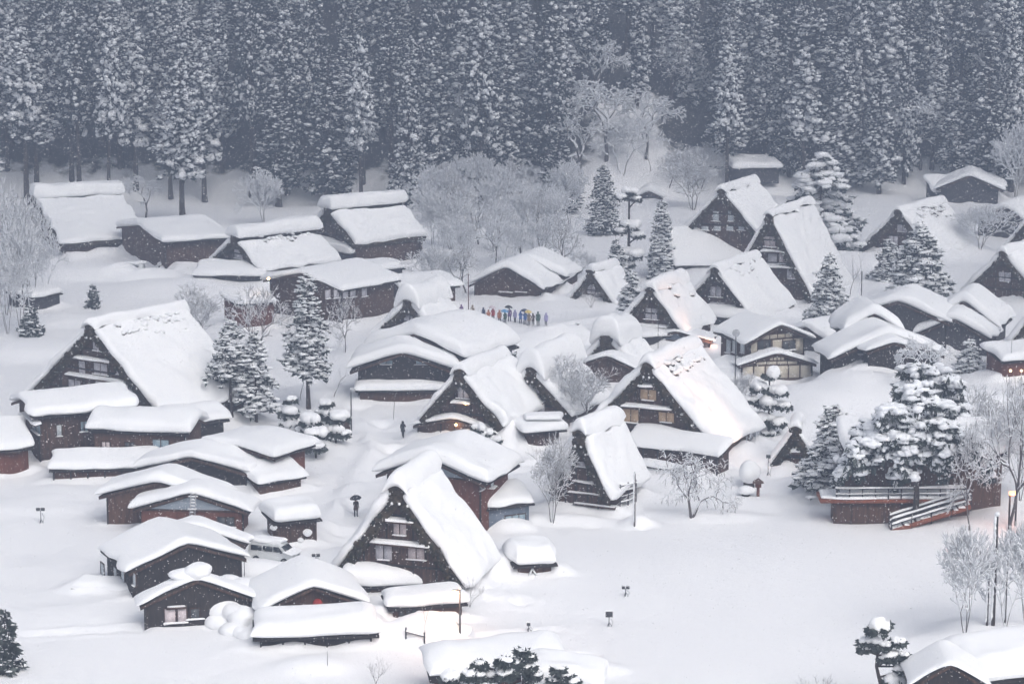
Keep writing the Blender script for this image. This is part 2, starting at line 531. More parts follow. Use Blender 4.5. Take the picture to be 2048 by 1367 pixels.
# ------------------------------------------------------------------ building helpers
def tufts(mb, C, D, size, n, seed, mat=0, wide=.30):
    """n needle sprays round every centre, leaning along D; each a folded diamond."""
    rng = np.random.default_rng(seed)
    C, D, size = np.repeat(C, n, 0), np.repeat(D, n, 0), np.repeat(size, n)
    k = len(C)
    d = D * .8 + rng.normal(0, .62, (k, 3))
    d[:, 2] -= .22
    d /= np.linalg.norm(d, axis=1, keepdims=True)
    s = np.cross(d, rng.normal(0, 1, (k, 3)))
    s /= np.linalg.norm(s, axis=1, keepdims=True)
    L = size * rng.uniform(.7, 1.35, k)
    w = L * wide
    up = np.cross(s, d)
    a = C - d * (L * .25)[:, None]
    V = np.stack([a, C + d * (L * .35)[:, None] + s * w[:, None] - up * (w * .3)[:, None], C + d * L[:, None], C + d * (L * .35)[:, None] - s * w[:, None] - up * (w * .3)[:, None],
                  C + d * (L * .4)[:, None] + up * (w * .35)[:, None]], 1)
    b = (np.arange(k) * 5)[:, None]
    F = np.concatenate([b + np.array([[0, 1, 4]]), b + np.array([[1, 2, 4]]), b + np.array([[2, 3, 4]]), b + np.array([[3, 0, 4]])])
    mb.add(V.reshape(-1, 3), F, mat)


Z = np.array([0, 0, 1.0])
SEED = [100]
FOOT = []                      # footprints, so that no forest tree grows through a house


def nseed():
    SEED[0] += 7
    return SEED[0]


class Frame:
    """Local axes of a gable house: ex to the right across the front gable, ey back along the ridge."""
    def __init__(self, A, by, yaw, z0=0.0):
        self.b = flat(A[0], by, z0)
        a = math.radians(yaw)
        self.ex = np.array([math.cos(a), -math.sin(a), 0])
        self.ey = np.array([math.sin(a), math.cos(a), 0])
        self.s = scale_at(self.b)
        self.yaw = yaw
        self.z0 = z0
        self.rayang = math.degrees(math.atan2(self.b[0], self.b[1]))

    def p(self, x, y, z):
        return self.b + self.ex * x + self.ey * y + Z * z

    def v(self, x, y, z):
        return self.ex * x + self.ey * y + Z * z

    def h(self, px, py):
        return at_depth(px, py, self.b[1])[2] - self.z0

    def span(self, wpx):
        return wpx / self.s / max(math.cos(math.radians(self.yaw - self.rayang)), 0.3)

    def plane(self, side, W=0.0, y=0.0):
        if side == 'F':
            return self.p(0, y, 0), -self.ey, self.ex
        if side == 'R':
            return self.p(W / 2, 0, 0), self.ex, self.ey
        return self.p(-W / 2, 0, 0), -self.ex, -self.ey


def window(T, plane, px, py, wpx, hpx, pane='paper_pane', n=2, frame='board_dark', bars=0):
    o, nrm, eu = plane
    l, r = on_plane(px - wpx / 2, py, o, nrm), on_plane(px + wpx / 2, py, o, nrm)
    c = (l + r) / 2
    w = abs(np.dot(r - l, eu))
    h = abs(on_plane(px, py - hpx / 2, o, nrm)[2] - on_plane(px, py + hpx / 2, o, nrm)[2])
    if w < 0.15 or h < 0.15 or w > 9:
        return
    fw, d = 0.075, 0.10
    q = c - eu * w / 2 - Z * h / 2
    m = MB()
    m.box(q - eu * fw - Z * fw, eu * (w + 2 * fw), nrm * d, Z * fw)
    m.box(q - eu * fw + Z * h, eu * (w + 2 * fw), nrm * d, Z * fw)
    for i in range(n + 1):
        m.box(q + eu * (w * i / n - (fw if i == 0 else 0 if i == n else fw / 2)), eu * fw, nrm * (d - .004 * (i % 2) - .01), Z * h)
    for i in range(bars):
        m.box(q + Z * (h * (i + 1) / (bars + 1) - .025), eu * w, nrm * (d - .03), Z * .05)
    f = T.part('window', m, frame)
    for i in range(n):
        m = MB()
        m.box(q + eu * (w * i / n + .02), eu * (w / n - .04), nrm * (0.07 + .010 * (i % 2)), Z * h)
        T.part('pane', m, pane, f)
    m = MB()                                                          # snow caught on the sill
    slab(m, q + eu * w / 2 - Z * fw + nrm * (d / 2 + .05), eu, nrm, Z, w / 2 + fw, .12, .12, .1, seed=nseed(), nu=3, nv=1)
    T.part('sill_snow', m, 'snow', f, True)


def ledge(T, plane, px, py, wpx, depth=0.75, t=0.22, mat='board_dark'):
    o, nrm, eu = plane
    l, r = on_plane(px - wpx / 2, py, o, nrm), on_plane(px + wpx / 2, py, o, nrm)
    c = (l + r) / 2
    w = abs(np.dot(r - l, eu))
    m = MB()
    m.box(c - eu * w / 2 - Z * .10, eu * w, nrm * depth - Z * .12, Z * .09)
    k = T.part('ledge', m, mat)
    m = MB()
    slab(m, c + nrm * depth / 2 - Z * .07, eu, nrm - Z * .15, Z, w / 2, depth / 2, t, .18, seed=nseed(), nu=5, nv=2)
    T.part('ledge_snow', m, 'snow', k, True)


def shed_on(T, fl, fr, hf, dep, rise=0.4, t=0.7, over=0.45, wall='board_dark', z0=0.0, r=0.7, below=1.6, lump=.16, wins=(), posts=False, drift=.8):
    """A lean-to or flat roofed volume whose front wall stands between two pixels."""
    a, b = flat(*fl, z0), flat(*fr, z0)
    eu = b - a
    w = np.linalg.norm(eu)
    eu /= w
    nb = np.array([-eu[1], eu[0], 0])
    if nb[1] < 0:
        nb = -nb
    FOOT.append(((a + b) / 2 + nb * dep / 2, max(w, dep) / 2 + 1))
    RECTS.append(((a + b) / 2 + nb * dep / 2, eu, nb, w / 2, dep / 2, drift))
    m = MB()
    V = []
    for q, hh in ((a, hf), (b, hf), (b + nb * dep, hf + rise), (a + nb * dep, hf + rise)):
        V += [q - Z * below, q + Z * (hh - .02)]
    m.add(V, [[0, 2, 3, 1], [2, 4, 5, 3], [4, 6, 7, 5], [6, 0, 1, 7], [1, 3, 5, 7], [0, 6, 4, 2]])
    k = T.part('wall', m, wall)
    if posts:
        n = max(2, int(w / 1.6))
        for i in range(n + 1):
            m = MB()
            q = a + eu * (w * i / n) - nb * .08
            m.box(q - eu * .07 - nb * .03 - Z * below, eu * .14, nb * .1, Z * (hf + below - .06))
            T.part('post', m, 'board_grey')
    ev = nb * dep + Z * rise
    B = np.linalg.norm(ev) / 2
    ev /= 2 * B
    c = (a + b) / 2 + nb * dep / 2 + Z * (hf + rise / 2)
    m = MB()
    m.box(c - eu * (w / 2 + over * .8) - ev * (B + over * .8), eu * (w + over * 1.6), ev * (2 * B + over * 1.6), Z * .14)
    T.part('roof', m, 'board_black')
    m = MB()
    slab(m, c + Z * .14, eu, ev, Z, w / 2 + over, B + over, t, r, seed=nseed(), lump=lump, nu=max(6, int(w)), nv=max(5, int(dep)))
    T.part('roof_snow', m, 'snow', None, True)
    pl = (a - nb * .003, -nb, eu)
    for wi in wins:
        window(T, pl, *wi)
    return pl


def gable_on(T, fr, W, L, He, Hr, t=0.8, over=0.6, wall='board_dark', panel=None, r=0.8, wins=(), below=1.6, lump=.16, fover=None, studs=False, ridge=0.45, drift=.9):
    """A low pitched gable volume."""
    fover = over if fover is None else fover
    FOOT.append((fr.p(0, L / 2, 0), max(W, L) / 2 + 1))
    RECTS.append((fr.p(0, L / 2, 0), fr.ex, fr.ey, W / 2, L / 2, drift))
    m = MB()
    prof = [(-W / 2, -below), (W / 2, -below), (W / 2, He), (0, Hr), (-W / 2, He)]
    V = [fr.p(x, 0, z) for x, z in prof] + [fr.p(x, L, z) for x, z in prof]
    m.add(V, [[0, 1, 6, 5], [1, 2, 7, 6], [2, 3, 8, 7], [3, 4, 9, 8], [4, 0, 5, 9]])
    m.add(V, [[0, 4, 3, 2, 1]])
    m.add(V, [[5, 6, 7, 8, 9]])
    T.part('wall', m, wall)
    sl = (Hr - He) / (W / 2)
    if panel:
        zb = He + 0.05 * (Hr - He)
        x = W / 2 * 0.93
        m = MB()
        V = [fr.p(-x, -.03, zb), fr.p(x, -.03, zb), fr.p(0, -.03, Hr - .12), fr.p(-x, .02, zb), fr.p(x, .02, zb), fr.p(0, .02, Hr - .12)]
        m.add(V, [[0, 1, 2], [3, 5, 4]])
        m.add(V, [[0, 3, 4, 1], [1, 4, 5, 2], [2, 5, 3, 0]])
        T.part('gable_panel', m, panel)
        m = MB()
        m.box(fr.p(-x, -.09, zb - .16), fr.v(2 * x, 0, 0), fr.v(0, .09, 0), Z * .15)
        T.part('tie_beam', m, 'board_dark')
    for sx in (-1, 1):                                                # corner posts
        m = MB()
        m.box(fr.p(sx * W / 2 - (.02 if sx > 0 else .12), -.05, -below), fr.v(.14, 0, 0), fr.v(0, .14, 0), Z * (He + below))
        T.part('corner_post', m, 'board_black')
    if studs:
        for q in np.linspace(-.3, .3, 3):
            m = MB()
            m.box(fr.p(q * W - .06, -.06, -below), fr.v(.12, 0, 0), fr.v(0, .06, 0), Z * (He + below))
            T.part('stud', m, 'board_grey')
    m = MB()                                                          # roof boards
    for sx in (-1, 1):
        d = fr.v(sx * (W / 2 + over * .85), 0, -sl * (W / 2 + over * .85))
        m.box(fr.p(0, -fover * .85, Hr + .02 + .004 * sx), d, fr.v(0, L + fover * 1.7, 0), Z * .16)
    T.part('roof', m, 'board_black')
    for sx in (-1, 1):                                                # barge boards
        m = MB()
        d = fr.v(sx * (W / 2 + over * .8), 0, -sl * (W / 2 + over * .8))
        m.box(fr.p(0, -fover * .85 - .07, Hr - .12 + .003 * sx), d, fr.v(0, .06, 0), Z * .24)
        T.part('barge_board', m, 'board_dark')
    e = ridge
    m = MB()
    slab(m, fr.p(0, L / 2, Hr + .18), fr.ey, fr.ex, Z, L / 2 + fover + .15, W / 2 + over + .15, t, r,
         profile=lambda q: sl * (np.sqrt(q * q + e * e) - e * .6), seed=nseed(), lump=lump, nu=max(7, int(L)), nv=max(9, int(W * 1.3)))
    T.part('roof_snow', m, 'snow', None, True)
    for wi in wins:
        window(T, fr.plane(wi[0], W, 0), *wi[1:])
    return fr


def house(lab, A, by, wpx, ey, L, yaw, t=0.8, near=None, Wm=None, name='house', cat='house', z0=0.0, group='houses of the village', **k):
    fr = Frame(A, by, yaw, z0)
    T = Thing(name, lab, cat, fr.b, group)
    T.fr = fr
    T.W = Wm or fr.span(wpx)
    T.He, T.Hr = fr.h(A[0], ey), fr.h(*A)
    if near:                                  # ey was read at the nearer eave corner
        q = fr.p(T.W / 2 * (1 if near == 'R' else -1), 0, 0)
        T.He = at_depth(A[0], ey, q[1])[2] - z0
    gable_on(T, fr, T.W, L, T.He, T.Hr, t, **k)
    return T


def shed(lab, fl, fr, hf, dep, rise=0.4, name='shed', cat='shed', group=None, z0=0.0, **k):
    a, b = flat(*fl, z0), flat(*fr, z0)
    T = Thing(name, lab, cat, (a + b) / 2, group)
    T.pl = shed_on(T, fl, fr, hf, dep, rise, z0=z0, **k)
    return T


def farmhouse(lab, A, by, wpx, ey, L, yaw, t=0.75, cap=(0.9, 0.75), wins=(), ledges=(), th=0.75, holes=0, wall='board_dark', z0=0.0, cover=0.6, bars=0, vent=True, edge=1.0, drift=1.0, gap=.55, flatcap=.75):
    """A steep thatched farmhouse under snow."""
    fr = Frame(A, by, yaw, z0)
    rng = random.Random(int(A[0] * 7 + A[1]))
    T = Thing('thatched_farmhouse', lab, 'farmhouse', fr.b, 'steep thatched farmhouses of the village')
    W = fr.span(wpx)
    He, Hr = fr.h(A[0], ey), fr.h(*A)
    T.fr, T.W, T.He, T.Hr = fr, W, He, Hr
    FOOT.append((fr.p(0, L / 2, 0), max(W, L) / 2 + 1))
    RECTS.append((fr.p(0, L / 2, 0), fr.ex, fr.ey, W / 2, L / 2, drift))
    S = math.hypot(W / 2, Hr - He)
    dx, dz = (W / 2) / S, (He - Hr) / S
    f0, f1 = -0.55, L + .55
    # body
    m = MB()
    wx = W / 2 - .35
    V = [fr.p(x, y, z) for y in (.5, L - .5) for x, z in ((-wx, -1.6), (wx, -1.6), (wx, He + .3), (-wx, He + .3))]
    m.add(V, [[0, 1, 5, 4], [1, 2, 6, 5], [2, 3, 7, 6], [3, 0, 4, 7], [0, 3, 2, 1], [4, 5, 6, 7]])
    T.part('wall', m, wall)
    gx = W / 2 - .25
    pf = [(-gx, -1.6), (gx, -1.6), (gx, He), (0, Hr - .35), (-gx, He)]
    for y in (.12, L - .12):
        m = MB()
        a, b = y, y + .2
        V = [fr.p(x, a, z) for x, z in pf] + [fr.p(x, b, z) for x, z in pf]
        m.add(V, [[0, 4, 3, 2, 1], [5, 6, 7, 8, 9]])
        m.add(V, [[0, 1, 6, 5], [1, 2, 7, 6], [2, 3, 8, 7], [3, 4, 9, 8], [4, 0, 5, 9]])
        T.part('gable_wall', m, wall)
    pl = fr.plane('F', 0, .115)
    # timbers of the gable
    for k in range(1, 4):
        z = He + (Hr - He) * (k - .5) / 3.6
        x = (W / 2 - .3) * (Hr - z) / (Hr - He) - .5
        if x > .6:
            m = MB()
            m.box(fr.p(-x, .03, z), fr.v(2 * x, 0, 0), fr.v(0, .1, 0), Z * .18)
            T.part('beam', m, 'board_black')
    for q in (-.55, -.2, .2, .55):
        zt = Hr - abs(q) * (Hr - He) - 1.2
        if zt > He + .4:
            m = MB()
            m.box(fr.p(q * W / 2 - .07, .05, -1.0), fr.v(.14, 0, 0), fr.v(0, .08, 0), Z * (zt + 1.0))
            T.part('post', m, 'board_black')
    # thatch
    for sx in (-1, 1):
        d = fr.v(sx * dx, 0, dz)
        nrm = fr.v(sx * -dz, 0, dx)
        m = MB()
        m.box(fr.p(0, f0, Hr), d * (S + .25), fr.ey * (f1 - f0), -nrm * th)
        k = T.part('thatched_roof', m, 'thatch')
        m = MB()                                                      # ragged straw along the front rake
        n = int(S / .10 * edge)
        C, R = [], []
        for i in range(n):
            u = rng.uniform(.02, 1.0) * S
            w = rng.random() ** 1.0 * th * 1.05
            C.append(fr.p(0, f0 + rng.uniform(-.12, .16), Hr) + d * u - nrm * (w - .02))
            q = rng.uniform(.09, .24)
            R.append((q, q, q * rng.uniform(.7, 1.3)))
        h = n * 2 // 3
        m.blobs(C[:h], R[:h], nseed(), 0, 0, .35)
        m.blobs(C[h:], R[h:], nseed(), 1, 0, .35)
        Cc = np.array(C) - fr.ey * .05
        Dd = np.tile(-fr.ey * .6 - nrm * .5, (len(Cc), 1))
        tufts(m, Cc, Dd, np.full(len(Cc), .26), 2, nseed(), 1, .22)
        T.part('straw_edge', m, ['thatch', 'thatch_moss'], k)
        m = MB()
        en = nrm * .85 + Z * .15
        en /= np.linalg.norm(en)
        c = fr.p(0, (f0 + f1) / 2, Hr) + d * (S * .5 + .12 + gap / 2)
        slab(m, c, fr.ey, d, en, (f1 - f0) / 2 + .12, S * .5 + .23 - gap / 2, t, .55, seed=nseed(), nu=int(L * 2.3) + 4, nv=int(S * 2.3) + 4, lump=.27, fine=.30)
        T.part('roof_snow', m, 'snow', None, True)
        # crumbs of snow broken along the rake
        m = MB()
        C, R = [], []
        for i in range(int(S * .7)):
            u = rng.uniform(.0, 1.0) * S
            C.append(fr.p(0, f0 + rng.uniform(-.14, .05), Hr) + d * u + nrm * rng.uniform(-.35, .1))
            q = rng.uniform(.05, .13)
            R.append((q, q, q))
        m.blobs(C, R, nseed(), 0, 1, .18)
        T.part('snow_crumbs', m, 'snow', None, True)
    # ridge
    m = MB()
    m.tube([fr.p(0, f0 - .15, Hr + .05), fr.p(0, f1 + .15, Hr + .05)], .5, 10)
    C = [fr.p(rng.uniform(-.5, .5), f0 - .1 + rng.uniform(-.15, .1), Hr - rng.uniform(-.4, .9)) for _ in range(46)]
    m.blobs(C, [(.2, .2, .2)] * 46, nseed(), 0, 0, .4)
    T.part('ridge_bundle', m, 'thatch')
    m = MB()
    ct, cw = cap
    slab(m, fr.p(0, L / 2, Hr + .42), fr.ey, fr.ex, Z, L / 2 + 1.0, cw, ct, .6, profile=lambda q: flatcap * q * q / cw, seed=nseed(), nu=int(L) + 4, nv=5, lump=.14)
    T.part('ridge_snow', m, 'snow', None, True)
    if vent:                                                           # two snow tufts under the gable peak
        for sx in (-.30, .30):
            m = MB()
            m.blobs([fr.p(sx, f0 - .3, Hr - .95)], [(.11, .11, .13)], nseed(), 0, 1, .12)
            T.part('snow_tuft', m, 'snow', None, True)
    if holes:                                                          # straw showing below the ridge on the lit slope
        d, nrm = fr.v(dx, 0, dz), fr.v(-dz, 0, dx)
        C, R, C2, R2 = [], [], [], []
        for i in range(holes):
            y = rng.uniform(.15, .9) * L
            u = rng.choice((rng.gauss(.9, .12), rng.gauss(1.9, .2), rng.gauss(1.9, .2), rng.uniform(.8, 3.2)))
            q = rng.uniform(.08, .22)
            C.append(fr.p(0, y, Hr) + d * u + nrm * (t * .92))
            R.append((q * 1.6, q, q * .8))
            C2.append(C[-1] + Z * q * 1.1 + nrm * .05)
            R2.append((q * 1.9, q * 1.9, q * 1.1))
        m = MB()
        m.blobs(C, R, nseed(), 0, 1, .25)
        T.part('exposed_straw', m, 'thatch')
        m = MB()
        m.blobs(C2, R2, nseed(), 0, 1, .15)
        T.part('snow_lumps', m, 'snow', None, True)
    for l in ledges:
        ledge(T, pl, *l)
    for w in wins:
        window(T, pl, *w[:4], pane=w[4] if len(w) > 4 else 'paper_pane', n=w[5] if len(w) > 5 else 2, bars=bars)
    return T

# ------------------------------------------------------------------ haze and ground
def build_ground():
    xs = np.concatenate([np.arange(-420, -104, 14.0), np.arange(-100, 100.1, 0.5), np.arange(112, 421, 14.0)])
    ys = np.concatenate([np.arange(-60, 140, 5.0), np.arange(140, 300, 0.45), np.arange(300, 470, .7), np.arange(470, 900, 9.0)])
    X, Y = np.meshgrid(xs, ys, indexing='ij')
    Zt = terrain(X, Y)
    V = np.stack([X, Y, Zt], 2).reshape(-1, 3)
    n, k = X.shape
    idx = np.arange(n * k).reshape(n, k)
    F = np.stack([idx[:-1, :-1].ravel(), idx[1:, :-1].ravel(), idx[1:, 1:].ravel(), idx[:-1, 1:].ravel()], 1)
    mb = MB()
    mb.add(V, F)
    me = mb.mesh('ground', ['ground'], True)
    at = me.attributes.new('litter_shade', 'FLOAT', 'POINT')                 # bare floor under the dense cedars, with forest shade painted into its dark colour
    t = hill_amount(X, Y)
    lit = np.clip((t - 6) / 14, 0, 1) * np.clip(1 - np.exp(-(((X - 22) / 9) ** 2)) * (t < 30), 0, 1)
    at.data.foreach_set('value', lit.ravel().astype(np.float32))
    o = link('ground', me)
    o['kind'] = 'structure'
    o['label'] = 'snow covered valley floor and forested hillside'
    return o


def ground_material():
    m = bpy.data.materials.new('ground')
    m.use_nodes = True
    n, l = m.node_tree.nodes, m.node_tree.links
    b = n["Principled BSDF"]
    b.inputs["Roughness"].default_value = .7
    b.inputs["Specular IOR Level"].default_value = .2
    tc = n.new("ShaderNodeTexCoord")
    at = n.new("ShaderNodeAttribute")
    at.attribute_name = 'litter_shade'
    t = n.new("ShaderNodeTexNoise")
    t.inputs["Scale"].default_value = .35
    t.inputs["Detail"].default_value = 6
    l.new(tc.outputs["Object"], t.inputs["Vector"])
    ad = n.new("ShaderNodeMath")
    ad.operation = 'MULTIPLY_ADD'
    ad.inputs[1].default_value = 1.0
    l.new(at.outputs["Fac"], ad.inputs[0])
    l.new(t.outputs["Fac"], ad.inputs[2])
    r = n.new("ShaderNodeValToRGB")
    r.color_ramp.elements[0].position = .78
    r.color_ramp.elements[1].position = 1.0
    r.color_ramp.elements[0].color = (.86, .865, .88, 1)
    r.color_ramp.elements[1].color = (.05, .048, .046, 1)
    l.new(ad.outputs[0], r.inputs[0])
    l.new(r.outputs[0], b.inputs["Base Color"])
    t2 = n.new("ShaderNodeTexNoise")
    t2.inputs["Scale"].default_value = 1.1
    t2.inputs["Detail"].default_value = 5
    t2.inputs["Roughness"].default_value = .6
    l.new(tc.outputs["Object"], t2.inputs["Vector"])
    bm = n.new("ShaderNodeBump")
    bm.inputs["Strength"].default_value = .5
    bm.inputs["Distance"].default_value = .18
    l.new(t2.outputs["Fac"], bm.inputs["Height"])
    l.new(bm.outputs[0], b.inputs["Normal"])
    MATS['ground'] = m


ground_material()

HAZE_DENSITY = 0.0017


def build_haze():
    m = bpy.data.materials.new('haze')
    m.use_nodes = True
    n, l = m.node_tree.nodes, m.node_tree.links
    n.clear()
    out = n.new("ShaderNodeOutputMaterial")
    pv = n.new("ShaderNodeVolumePrincipled")
    pv.inputs["Color"].default_value = (.36, .44, .61, 1)
    pv.inputs["Density"].default_value = HAZE_DENSITY
    pv.inputs["Anisotropy"].default_value = 0.0
    l.new(pv.outputs[0], out.inputs["Volume"])
    MATS['haze'] = m
    mb = MB()
    mb.box((-440, -80, -3.2), (880, 0, 0), (0, 1000, 0), (0, 0, 432))
    o = link('haze', mb.mesh('haze', ['haze']))
    o['kind'] = 'stuff'
    o['label'] = 'snowy haze filling the valley air'
    m.cycles.homogeneous_volume = True


build_haze()

# ------------------------------------------------------------------ thatched farmhouses
T = farmhouse('nearest thatched farmhouse with two pairs of pale shutters, standing in the open snowfield', (800, 978), 1192, 262, 1158, 7.0, 17, .85, (1.1, 1.0),
              wins=[(800, 1055, 26, 26, 'pane_pink', 2), (768, 1103, 33, 29, 'paper_pane', 2), (833, 1103, 33, 29, 'pane_pink', 2)], ledges=[(800, 1037, 58), (803, 1083, 116)], edge=1.3, bars=0)
shed_on(T, (694, 1196), (922, 1190), .95, 1.2, .4, 1.0, .5, 'board_dark')
T = farmhouse('large farmhouse with tan lit shutters and a long slope glowing warm', (1297, 732), 925, 275, 885, 11.6, 25, .75, (.95, .95),
              wins=[(1297, 785, 32, 28, 'pane_tan', 2), (1262, 830, 31, 27, 'pane_tan', 2), (1333, 830, 31, 27, 'pane_tan', 2)], ledges=[(1300, 769, 46), (1298, 812, 106)], holes=26)
shed_on(T, (1258, 931), (1434, 960), 2.2, 2.1, 1.0, .6, .4, 'board_dark', posts=True)
shed_on(T, (1285, 948), (1378, 963), .8, .8, .2, .35, .2, 'board_dark')
m = MB()
rg = random.Random(3)
for i in range(14):
    q = T.fr.p(T.W / 2 + .3, rg.uniform(T.W * .5, 11.6), T.He - .1)
    m.segs([q], [q - Z * rg.uniform(.4, 1.2)], [.05], [.008], 5)
T.part('icicles', m, 'icicle')
farm3 = farmhouse('small tall farmhouse with plank front beside a snowy hedge tree and a white pole', (1163, 868), 1025, 118, 985, 7.0, 26, .8, (1.05, .95),
                  wins=[(1172, 928, 34, 10, 'paper_pane', 2)], ledges=[(1175, 962, 55, .25, .12), (1180, 985, 85, .25, .12), (1190, 1008, 85, .25, .12)])
T = farmhouse('farmhouse with a glowing porch lamp, behind the lone walker in the lane', (925, 745), 892, 160, 842, 9.6, 24, .8, (.8, .95),
              wins=[(927, 783, 22, 25, 'paper_pane', 2)], ledges=[(926, 803, 44)])
gable_on(T, Frame((912, 838), 890, 24), Frame((912, 838), 890, 24).span(150), 3.0, Frame((912, 838), 890, 24).h(912, 858), Frame((912, 838), 890, 24).h(912, 838), .5, .5)
T = farmhouse('farmhouse with a hugely overhanging ridge of snow, half hidden behind the porch lamp house', (1066, 742), 862, 150, 822, 9.5, 24, .8, (1.9, 1.5),
              wins=[(1064, 778, 30, 27, 'paper_pane', 2), (1072, 815, 36, 22, 'paper_pane', 2)], ledges=[(1068, 800, 44)])
farmhouse('large farmhouse with three rows of pale windows, alone at the west side of the village', (195, 655), 862, 255, 806, 12.6, 36, .7, (.7, .9),
          wins=[(200, 693, 27, 17, 'paper_pane', 2), (165, 735, 13, 26, 'paper_pane', 1), (202, 735, 27, 26, 'paper_pane', 2), (240, 735, 13, 26, 'paper_pane', 1),
                (150, 769, 24, 20, 'paper_pane', 2), (206, 769, 28, 20, 'paper_pane', 2), (258, 771, 25, 22, 'paper_pane', 2)],
          ledges=[(198, 718, 84), (198, 754, 118)], holes=40)
T = farmhouse('distant farmhouse seen broadside, with a loaf of snow on its ridge, below the dark cedars', (78, 398), 486, 130, 458, 13.0, 66, .8, (2.1, 1.9), vent=False, gap=1.7, flatcap=.15)
shed_on(T, (112, 484), (232, 474), 1.6, 1.6, .5, .7, .5, 'board_grey')
T = farmhouse('distant farmhouse with a torn slope of snow lumps and one pale gable window', (477, 478), 562, 98, 530, 13.0, 50, .8, (1.7, 1.6), gap=1.3, flatcap=.15, wins=[(478, 508, 17, 18, 'paper_pane', 1)], holes=30, vent=False)
shed_on(T, (395, 572), (525, 574), 1.5, 3.5, .7, 1.0, .6, 'board_grey')
T = farmhouse('distant farmhouse with a double cap of snow, standing against the cedars', (662, 421), 532, 102, 478, 12.5, 50, .9, (2.0, 1.7), vent=False, gap=1.2, flatcap=.15)
shed_on(T, (606, 530), (704, 541), 2.4, 2.4, .6, 1.2, .5, 'board_grey')
farmhouse('smallest thatched hut with one pale window, at the end of the visitors queue', (1185, 545), 613, 96, 608, 6.4, 27, .85, (.8, .8), wins=[(1183, 577, 16, 17, 'paper_pane', 2)], vent=False)
T = farmhouse('hall with white plaster lobes in its broad gable, highest of the thatched roofs', (1443, 383), 552, 140, 462, 13.0, 25, .7, (.7, .9),
              wins=[(1432, 432, 12, 20, 'pane_white', 1), (1462, 432, 12, 20, 'pane_white', 1), (1410, 456, 14, 8, 'pane_white', 1), (1435, 456, 14, 8, 'pane_white', 1), (1460, 456, 14, 8, 'pane_white', 1), (1483, 456, 12, 8, 'pane_white', 1)], bars=0)
shed_on(T, (1352, 560), (1492, 556), 2.2, 5.0, 4.0, .8, .6, 'board_grey')
farmhouse('tall farmhouse with a vast smooth slope, just below the plaster gabled hall', (1538, 432), 604, 175, 592, 16.0, 25, .7, (.6, .9),
          wins=[(1540, 483, 22, 20, 'pane_pink', 2), (1545, 517, 18, 20, 'paper_pane', 1), (1568, 517, 20, 20, 'pane_pink', 2), (1585, 547, 22, 20, 'paper_pane', 2)], ledges=[(1548, 501, 44), (1566, 533, 62)])
T = farmhouse('farmhouse with a single upper shutter, its broad slope dropping behind the half timbered house', (1432, 540), 652, 160, 634, 13.0, 27, .7, (.6, .9),
              wins=[(1432, 583, 22, 20, 'paper_pane', 2), (1435, 611, 30, 14, 'paper_pane', 2)], holes=12)
shed_on(T, (1408, 655), (1492, 662), 1.5, 2.5, .8, .7, .5, 'board_grey')
T = farmhouse('farmhouse with one blue grey shutter and a rosy lit slope, above the flat balcony roofs', (1302, 580), 696, 135, 662, 10.5, 23, .7, (.9, 1.0),
              wins=[(1303, 627, 24, 22, 'paper_pane', 2)], ledges=[(1305, 650, 56)], holes=6)
farmhouse('hazy farmhouse with a spotted ridge, behind the round snowy conifer', (1797, 424), 514, 150, 506, 14.0, 36, .7, (.7, .9), wins=[(1805, 455, 20, 16, 'paper_pane', 2), (1787, 480, 18, 16, 'paper_pane', 2)], holes=44, vent=False)
farmhouse('farmhouse cut by the picture edge, with one grey gable window', (2005, 508), 604, 150, 590, 10.0, 34, .8, (.8, .9), wins=[(2010, 553, 24, 18, 'paper_pane', 2)], vent=False)
farmhouse('farmhouse of which one dark gable slope shows beyond the edge farmhouse', (2062, 428), 560, 150, 535, 10.0, 34, .7, (.7, .9), vent=False)
farmhouse('small farmhouse whose ridge carries a huge leaning lump of snow, beside the visitors queue', (820, 606), 694, 130, 672, 7.5, 25, .9, (1.9, 1.7), wins=[(820, 638, 24, 15, 'paper_pane', 2)])
T = farmhouse('squat dark hut under a mushroom of snow, just behind the large lit farmhouse', (1214, 678), 762, 100, 732, 6.0, 22, .9, (2.0, 1.9), vent=False)
gable_on(T, Frame((1214, 714), 778, 18), 6.2, 2.4, Frame((1214, 714), 778, 18).h(1214, 735), Frame((1214, 714), 778, 18).h(1214, 714), .5, .5, 'board_dark')
farmhouse('buried hut of which a dark gable and a snow covered hatch peep from the drift', (1590, 858), 930, 92, 926, 3.0, 10, .45, (.7, .8), ledges=[(1590, 900, 30, .7, .5)], vent=False, drift=.4)

# ------------------------------------------------------------------ low pitched houses
T = house('long dark house with snow hood over a window, before the lone west farmhouse', (62, 800), 918, 112, 832, 9.0, 64, .9, near='R', Wm=7.0,
          wins=[('F', 74, 852, 16, 22, 'pane_blue', 2)], over=.8)
window(T, T.fr.plane('R', T.W), 118, 860, 10, 22, 'pane_white', 1)
window(T, T.fr.plane('R', T.W), 168, 852, 14, 20, 'pane_blue', 2)
ledge(T, T.fr.plane('F'), 68, 836, 30)
T = house('long house with blue curtained window and a thick even quilt of snow', (388, 840), 936, 70, 868, 9.2, -80, 1.1, near='L', Wm=5.0, over=.5, wall='board_brown')
for w in [(212, 893, 16, 20, 'pane_pink', 2), (260, 895, 18, 22, 'pane_dark', 2), (322, 893, 32, 28, 'pane_blue', 2)]:
    window(T, T.fr.plane('L', T.W), *w)
shed_on(T, (108, 964), (312, 960), 1.15, 2.8, .7, .7, .5, 'board_brown', posts=True)
house('small house wedged behind the blue curtained house, with slipping plates of snow', (330, 826), 890, 66, 850, 5.5, 62, .7, near='R', Wm=4.6, wall='board_black')
